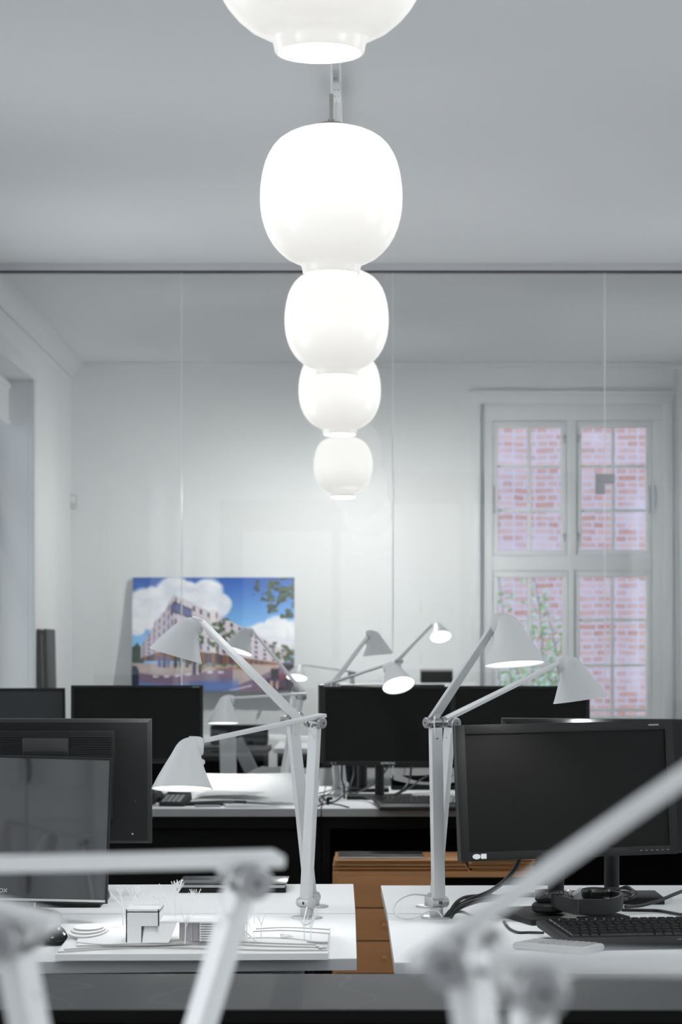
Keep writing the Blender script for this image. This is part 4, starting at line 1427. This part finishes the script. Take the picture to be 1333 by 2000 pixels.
r = thing('paper_sheet', (X(820, 9.95), 9.80, TZ + .0005), 'white sheets lying behind the stand of the centre monitor', 'paper', rotz=.2)
MB().sheet(lambda u, v: (-.10 + .28 * u, -.10 + .2 * v, .003 + .012 * sin(3 * u) * v), 12, 8, .003).build('sheets', M['paper'], r, 60)
r = thing('paper_sheet', (X(845, 9.5), 9.48, TZ + .0005), 'white sheet beside the dark keyboard at the right lamp', 'paper', rotz=-.1)
MB().sheet(lambda u, v: (-.10 + .20 * u, -.09 + .18 * v, .002 + .008 * sin(3 * u) * (1 - v)), 12, 8, .002).build('sheets', M['paper'], r, 60)
r = thing('letter_tray', (X(838, 10.42), 10.44, TZ), 'black letter tray with pale curled sheets behind the stand of the centre monitor', 'letter tray')
MB().span((-.16, -.12, 0), (.16, .12, .005)).span((-.16, -.12, .0052), (-.155, .12, .05)).span((.155, -.12, .0052), (.16, .12, .05)).span((-.1549, .115, .0052), (.1549, .12, .05)).span((-.1549, -.12, .0052), (.1549, -.115, .018)).build('tray', M['blackp'], r)
MB().sheet(lambda u, v: (-.15 + .30 * u, -.11 + .22 * v, .022 + .05 * (2 * u - 1) ** 2 * (.4 + .6 * v)), 16, 6, .006).build('sheets', M['paperg'], r, 60)
r = thing('pen_cup', (X(686, 10.45), 10.45, TZ + .001), 'black round pen cup left of the monitor poles on the rear middle desk', 'cup')
MB().lathe([(0, 0), (.036, 0), (.038, .09), (.035, .09), (.034, .006), (0, .006)], 28).build('cup', M['blackp'], r)
D = 9.75
cable('black_cable', 'black cable hanging from the left underside of the centre monitor', [P(668, 1490, D + .1), P(668, 1520, D + .05), P(672, 1535, D), P(673, 1550, D - .02), ON(673, 1558, .745)], .0045)
cable('black_cable', 'thin black cable curving right from the first under the centre monitor', [P(690, 1490, D + .1), P(691, 1510, D + .08), P(686, 1530, D), P(678, 1545, D - .05), P(660, 1562, D - .2), ON(643, 1567, .744), ON(630, 1555, .744)], .0032)
cable('black_cable', 'black cable sweeping from the right underside of the centre monitor to its stand', [P(804, 1490, D + .1), P(801, 1520, D + .06), P(790, 1540, D), P(770, 1552, D - .05), ON(735, 1560, .760), ON(700, 1552, .748), ON(678, 1546, .748)], .0042)
cable('black_cable', 'black cable crossing diagonally behind the stand of the centre monitor', [ON(680, 1556, .747), P(715, 1540, D + .12), P(740, 1522, D + .25), P(760, 1497, D + .35), P(768, 1486, D + .4)], .004)
cable('black_cable', 'black cable rising to the right behind the centre monitor towards the lamp', [ON(690, 1552, .760), ON(740, 1556, .765), P(790, 1545, D + .12), P(830, 1518, D + .3), P(870, 1505, D + .35)], .0035)
cable('thin_cable', 'thin dark cable with a small clip on the front of the right middle desk', [ON(618, 1576, .743), ON(632, 1570, .743), ON(650, 1570, .743), ON(668, 1573, .743), ON(682, 1577, .743)], .0025)
cable('thin_cable', 'thin dark cable in loose loops left of the monitor poles on the middle desk', [ON(620, 1550, .743), ON(640, 1545, .743), ON(655, 1540, .75), ON(640, 1552, .743), ON(625, 1560, .743), ON(632, 1572, .743), ON(622, 1556, .745), ON(650, 1552, .743), ON(668, 1548, .745)], .0025)
r = thing('cable_clip', ON(641, 1572), 'small black clip gripping the thin cable at the front edge of the right middle desk', 'clip')
MB().box((0, 0, .014), (.012, .012, .028), None, .002).box((.008, 0, .024), (.018, .014, .010), None, .002).build('body', M['blackp'], r)

# ------------------------------------------------------------------ beyond the glass
r = thing('office_desk', (.25, 15.5, 0), 'white desk in the room behind the glass partition', 'desk')
MB().span((-.72, -.62, .712), (1.2, .62, .74), .002).build('desktop', M['lam'], r)
MB().span((-.70, -.58, .62), (1.18, -.56, .711)).build('apron', M['darkp'], r)
for sx in (-.66, 1.12):
    for sy in (-.52, .52):
        MB().span((sx - .025, sy - .025, 0), (sx + .025, sy + .025, .711)).build('leg', M['trim'], r)
r = thing('office_desk', (-.92, 15.02, 0), 'dark desk behind the glass left of the white one', 'desk')
MB().span((-.75, -.45, .715), (.42, .45, .74), .002).build('desktop', M['darkp'], r)
MB().span((-.73, -.42, .05), (.40, -.40, .714)).build('front_panel', M['black'], r)
for s in (-.72, .38):
    MB().span((s, -.40, 0), (s + .02, .43, .714)).build('side_panel', M['black'], r)
r = thing('paper_roll', (X(418, 14.75), 14.75, .7405), 'thick white roll of paper on the dark desk behind the glass', 'paper roll')
MB().cyl((-.22, 0, .042), (.13, .02, .042), .042, n=32).build('roll', M['paper'], r)
MB().cyl((.1295, .02, .042), (.132, .02, .042), .025, n=24).build('core', M['paperg'], r)
# office chair behind the glass
r = thing('office_chair', (X(470, 14.05), 14.10, 0), 'black office chair behind the glass between the low desk lamp and the papers', 'chair')
MB().box((0, 0, .47), (.46, .44, .07), None, .03).build('seat', M['fabric'], r)
MB().box((.02, .20, .70), (.08, .06, .26), Euler((-.1, -.45, 0)).to_matrix(), .015).build('back_bracket', M['greyp'], r)
MB().box((-.02, .24, .84), (.34, .05, .12), Euler((-.1, .0, 0)).to_matrix(), .02).build('backrest', M['fabric'], r)
for s in (-1, 1):
    MB().tube([(s * .22, 0, .46), (s * .27, 0, .50), (s * .27, 0, .66)], .014).box((s * .27, .02, .675), (.06, .24, .03), None, .01).build('armrest', M['blackp'], r)
MB().cyl((0, 0, .08), (0, 0, .44), .028).build('column', M['chrome'], r)
m_ = MB()
for i in range(5):
    a = 2 * pi * i / 5
    m_.bar((0, 0, .09), (.28 * cos(a), .28 * sin(a), .06), (0, 0, 1), .035, .04)
m_.build('star_base', M['blackp'], r)
for i in range(5):
    a = 2 * pi * i / 5
    MB().cyl((.28 * cos(a) - .012, .28 * sin(a), .03), (.28 * cos(a) + .012, .28 * sin(a), .03), .029, n=16).build('caster', M['dark'], r)
# white shell chair
r = thing('shell_chair', (X(537, 13.3), 13.35, 0), 'white chair with a rounded back in front of the white desk behind the glass', 'chair')
def shell(u, v):
    a = -1 + 2 * u
    hgt = .44 + .27 * v
    wv = .215 * sqrt(max(0, 1 - max(0, v - .35) ** 2 / .46))
    return (a * wv, -.20 - .06 * v + .10 * a * a, hgt)
MB().sheet(shell, 20, 14, .008).build('backrest', M['chairw'], r, 60)
MB().sheet(lambda u, v: ((-1 + 2 * u) * .21, -.21 + .42 * v, .44 + .03 * (2 * u - 1) ** 2), 14, 10, .008).build('seat', M['chairw'], r, 60)
for sx, sy in ((-1, -1), (1, -1), (1, 1), (-1, 1)):
    MB().cyl((sx * .13, sy * .12, .44), (sx * .22, sy * .21, 0), .010, .008).build('leg', M['chrome'], r)
# white post
r = thing('cupboard', (.48, 16.45, 0), 'white cupboard against the far wall behind the glass', 'cupboard')
MB().span((-.62, -.20, 0), (.36, .36, Z(1334, 16.3)), .003).build('body', M['trim'], r)
for s in (-.62, -.13):
    MB().span((s + .004, -.218, .06), (s + .484, -.202, Z(1337, 16.3)), .002).build('door', M['trim'], r)
r = thing('storage_box', (X(853, 16.4), 16.4, Z(1334, 16.3) + .0005), 'dark box with a pale lid strip on the white cupboard behind the glass', 'box')
MB().span((-.105, -.10, 0), (.105, .10, .078), .003).build('body', M['darkp'], r)
MB().span((-.107, -.102, .078), (.107, .102, .092), .003).build('lid', M['greyp'], r)
# papers on the white desk
for px, py, w_, rz, lb in ((520, 1446, .34, .1, 'white pile of papers on the left of the white desk behind the glass'), (600, 1448, .26, -.2, 'smaller white pile of papers in the middle of the white desk behind the glass')):
    c = ON(px, py, .741)
    r = thing('paper_pile', c, lb, 'paper', 'paper piles behind the glass', rz)
    MB().box((0, 0, .012), (w_, .3, .022), None, .002).box((.02, .01, .028), (w_ * .8, .25, .010), Matrix.Rotation(.2, 3, 'Z'), .002).build('sheets', M['paper'], r)
r = thing('pedestal', (X(452, 13.2), 13.2, 0), 'white slim pedestal standing behind the glass left of the black chair', 'pedestal')
MB().bar((0, 0, 0.0), (-.02, 0, .88), (1, 0, 0), .085, .06).build('post', M['trim'], r)

# picture leaning on two pegs
PD = 16.70
px0, px1 = X(257, PD), X(575, PD)
pz0, pz1 = Z(1350, PD), Z(1127, PD)
r = thing('picture_board', (0, PD, pz0), 'large colour picture of a street with white apartment blocks, leaning on the far wall', 'picture')
lean = math.atan2(.10, pz1 - pz0)
hP = (pz1 - pz0) / cos(lean)
R_ = Matrix.Rotation(-lean, 4, 'X')
MB().span((px0, 0, 0), (px1, .008, hP)).move(R_).build('board', M['trim'], r, None)

# ---- the print: painted cell by cell in picture coordinates (0..1, 0..1 from the top left)
NX, NY = 300, 214
def h2(i, j):
    n = (i * 374761393 + j * 668265263) & 0xffffffff
    n = ((n ^ (n >> 13)) * 1274126177) & 0xffffffff
    return ((n ^ (n >> 16)) & 0xffff) / 65535.
def vn(x, y):
    i, j = math.floor(x), math.floor(y)
    u, v = x - i, y - j
    u, v = u * u * (3 - 2 * u), v * v * (3 - 2 * v)
    return (h2(i, j) * (1 - u) + h2(i + 1, j) * u) * (1 - v) + (h2(i, j + 1) * (1 - u) + h2(i + 1, j + 1) * u) * v
def fbm(x, y):
    return (vn(x, y) * .5 + vn(2 * x + 7, 2 * y) * .28 + vn(4 * x, 4 * y + 3) * .15 + vn(8 * x, 8 * y) * .07)
def mixc(a, b, t):
    t = min(1, max(0, t))
    return tuple(p + (q - p) * t for p, q in zip(a, b))
def lin(c):
    return tuple(((x / 255 + .055) / 1.055) ** 2.4 if x > 10 else x / 255 / 12.92 for x in c)
CL = [(.06, .26, .13), (.14, .22, .11), (.25, .13, .12), (.20, .24, .14), (.34, .20, .13), (.46, .16, .12), (.52, .24, .10), (.10, .34, .10), (.42, .26, .12), (.03, .44, .06)]
CL2 = [(.80, .52, .10), (.90, .46, .10), (.98, .52, .12), (.88, .58, .09), (.76, .60, .07)]
def paint(u, v):
    x, y = u, v
    sky = mixc((38, 84, 172), (140, 200, 250), v * 1.9 + .15 * x)
    c = sky
    wob = (fbm(x * 9, y * 7) - .5) * .12
    for L_ in (CL, CL2):
        dm = min(hypot(x - a, (y - b) * .75) / rr_ for a, b, rr_ in L_) + wob * 3
        c = mixc(c, mixc((250, 250, 254), (205, 215, 232), (fbm(x * 7 + 3, y * 9) - .35) * 1.6), (1.02 - dm) / .18)
    # distant trees at the left
    if x < .075 and y > .56 + .06 * abs(x - .03) / .04 + .03 * vn(x * 60, 3):
        c = mixc((20, 44, 40), (52, 86, 62), fbm(x * 40, y * 40))
    # buildings
    apex = .255
    def facade(side):
        if side == 0 and .055 < x <= apex:
            t = (apex - x) / (apex - .055)
            top = .150 + t * .455
            if .16 < t < .34: top += .015
            if .52 < t < .60: top -= .03
            bot = .735 + .0 * t
            return t, top, bot
        if side == 1 and apex < x < .955:
            t = (x - apex) / (.955 - apex)
            top = .150 + .26 * min(1, t / .55) + max(0, t - .55) * .55
            bot = .74 + .05 * t
            if .33 < t < .40: top -= .03
            return t, top, bot
        return None
    for side in (0, 1):
        f = facade(side)
        if f and f[1] < y < f[2]:
            t, top, bot = f
            k = (y - top) / (bot - top)
            base = (206, 196, 208) if side == 0 else (222, 212, 220)
            if k > .80:
                base = mixc((150, 100, 70), (86, 70, 80), 1 if vn(x * 60, 2) > .55 else 0)
            else:
                rows_, cols = 5, (7 if side == 0 else 15)
                ft = (t ** .85) * cols
                fk = k / .80 * rows_
                a, b2 = ft - math.floor(ft), fk - math.floor(fk)
                on_ = h2(int(ft) + 31 * side, int(fk)) > .12
                if .30 < a < .68 and .22 < b2 < .80 and on_:
                    base = mixc((66, 62, 84), (120, 120, 165), h2(int(ft), int(fk) + 9))
                    if a > .60: base = (150, 110, 88)
                elif b2 < .05:
                    base = mixc(base, (170, 160, 176), .5)
                if .33 < t < .37 and side == 1:
                    base = (236, 228, 226)
            c = base
            # dark corner frame near the top
            if (side == 0 and t < .10 or side == 1 and t < .16) and .10 < k < .27:
                c = (66, 54, 66) if (k < .13 or k > .245 or (side == 0 and t > .07)) else (92, 96, 150)
    # street trees
    for a, b2, rr_ in ((.52, .47, .055), (.575, .43, .05), (.60, .52, .045), (.50, .57, .035), (.88, .63, .045), (.93, .66, .05), (.98, .70, .05), (.42, .55, .03)):
        if hypot(x - a, (y - b2) * .72) < rr_ and fbm(x * 42, y * 36) > .47:
            c = mixc((40, 70, 44), (96, 122, 70), vn(x * 90, y * 80)) if a < .8 else mixc((70, 84, 60), (120, 124, 96), vn(x * 90, y * 80))
    if (abs(x - .53) < .004 or abs(x - .575) < .003) and .48 < y < .77:
        c = (70, 58, 52)
    # ground
    gt = .755 + .03 * max(0, x - .4)
    if y > gt:
        n = fbm(x * 6 + 2, y * 26)
        c = mixc((176, 158, 160), (208, 192, 186), n)
        rd = .80 + .06 * sin(x * 5.2 + .4) + .02 * x
        if x > .62:
            rd = .97 - .62 * (x - .62)
        if y > rd:
            c = mixc((112, 92, 116), (146, 122, 144), n)
        if y > .90 + .04 * sin(7 * x) and x < .66:
            c = mixc(c, (96, 138, 210), .75 * min(1, (y - .88) / .06))
        if .845 < y - .02 * sin(x * 9) < .862 and (x * 15) % 1 < .5 and .1 < x < .6:
            c = (226, 224, 232)
        if abs((y - .99) + .33 * (x - .62)) < .008 and x > .6 and x < .74:
            c = (200, 200, 222)
        if .42 < x < .72 and gt < y < gt + .05 and fbm(x * 30, y * 60) > .42:
            c = mixc((92, 108, 64), (176, 130, 96), 1 if y > gt + .03 else 0)
    # people, a parked car and a cyclist
    for a, b2, s_, cc in ((.17, .74, .05, (88, 92, 160)), (.20, .745, .05, (70, 74, 120)), (.225, .75, .045, (110, 112, 170)), (.27, .745, .05, (40, 44, 50)), (.385, .80, .055, (46, 52, 84)), (.42, .81, .04, (36, 36, 56)),
                       (.30, .74, .05, (52, 66, 52)), (.34, .74, .05, (58, 44, 44)), (.36, .72, .05, (70, 50, 40))):
        if abs(x - a) < s_ * .16 + .004 * vn(y * 90, a * 70) and abs(y - b2) < s_:
            c = cc
    if hypot((x - .955) / .045, (y - .78) / .035) < 1:
        c = mixc((40, 36, 46), (96, 92, 104), (y < .77) * 1.)
    if x > .80 and y > .86 and hypot((x - .97) / .12, (y - .95) / .10) < 1:
        c = mixc(c, (52, 44, 62), .8)
    if abs(x - .875) < .014 and .77 < y < .80: c = (196, 160, 146)
    if abs(x - .880) < .024 and .80 <= y < .885: c = (28, 28, 38)
    if abs(x - .875 + (.02 if y < .94 else 0)) < .026 and .885 <= y < .93: c = (48, 44, 70)
    if (abs(x - .897) < .009 or abs(x - .860) < .007) and .91 <= y < .99: c = (206, 164, 146)
    if .035 < hypot((x - .868) / 1., (y - .955) * .7) < .041: c = (60, 52, 90)
    if abs(x - .925) < .012 and .85 < y < .895: c = (150, 44, 58)
    if x < .045 and y > .78 and hypot((x) / .05, (y - .88) / .12) < 1:
        c = (26, 40, 66)
    # overhanging leaves
    lw = fbm(x * 26, y * 20)
    dens = 0
    if x > .74 and y < .36:
        dens = (x - .74) * 1.25 + .30 - abs(y - .10) * .9 + (.10 if x > .9 else 0)
        if y > .20: dens = .48 - abs(x - .93) * 3.2 - max(0, y - .30) * 5 + .1
    if dens > 0 and lw < .28 + dens * .42 and dens > .12:
        c = mixc((36, 48, 50), (110, 132, 96), vn(x * 80, y * 60) * .9)
    return lin(c)

me = bpy.data.meshes.new('print')
vs, fs, cols = [], [], []
for j in range(NY + 1):
    for i in range(NX + 1):
        u, v = i / NX, j / NY
        vs.append(R_ @ V((px0 + (px1 - px0) * u, -.0008, hP * (1 - v))))
        cols.append(paint(u, v))
for j in range(NY):
    for i in range(NX):
        a = j * (NX + 1) + i
        fs.append((a, a + NX + 1, a + NX + 2, a + 1))
me.from_pydata([tuple(v) for v in vs], [], fs)
ca = me.color_attributes.new('ink', 'FLOAT_COLOR', 'POINT')
ca.data.foreach_set('color', [x for c in cols for x in (*c, 1.)])
me.materials.append(M['picture'])
o = bpy.data.objects.new('print', me)
COL.objects.link(o)
o.parent = r
m_ = MB()
for x in (px0 + .18, px1 - .18):
    m_.cyl((x, -.035, -.012), (x, FAR_Y - PD, -.012), .010, n=14).cyl((x, -.035, -.012), (x, -.035, .014), .007, n=10)
pegs = m_.build('support_peg', M['trim'], r)

# dark boards leaning on the left wall
for px, th, mt, hh, lb in ((80, .020, 'board', 1.462, 'dark board leaning on the left wall behind the glass, nearest the window'), (87, .010, 'boardg', 1.435, 'grey board between the dark boards leaning on the left wall'),
                           (94, .019, 'board', 1.463, 'dark board leaning on the left wall behind the glass, furthest from the window')):
    xb = X(px, 14.95)
    r = thing('leaning_board', (xb, 15.05, 0), lb, 'board', 'boards leaning on the left wall')
    MB().bar((.03, 0, 0), (-.004, 0, hh), (0, 1, 0), .42, th, bev=.001).build('panel', M[mt], r)

# motion sensor
r = thing('motion_sensor', P(142, 980, FAR_Y), 'small white motion sensor high in the left corner of the far wall', 'sensor')
MB().box((.005, -.022, 0), (.052, .04, .098), None, .008).build('housing', M['sensor'], r)
MB().box((.008, -.043, .014), (.034, .006, .045), None, .002).build('lens', M['chairw'], r)

# white curtain at the right of the far window
r = thing('curtain', (X(1318, 16.5), 16.55, 0), 'white curtain hanging at the right edge beside the far window', 'curtain')
cz = Z(718, 16.5)
def cf(u, v):
    return ((.004 + .03 * (1 - v) ** 1.2) + .62 * u, .012 * sin(u * 46) + .01 * sin(u * 11 + v), .03 + (cz - .03) * v)
MB().sheet(cf, 90, 10, .003).build('cloth', M['curtain'], r, 80)
MB().cyl((-.02, 0, cz + .008), (.70, 0, cz + .008), .010, n=12).build('rod', M['trim'], r)
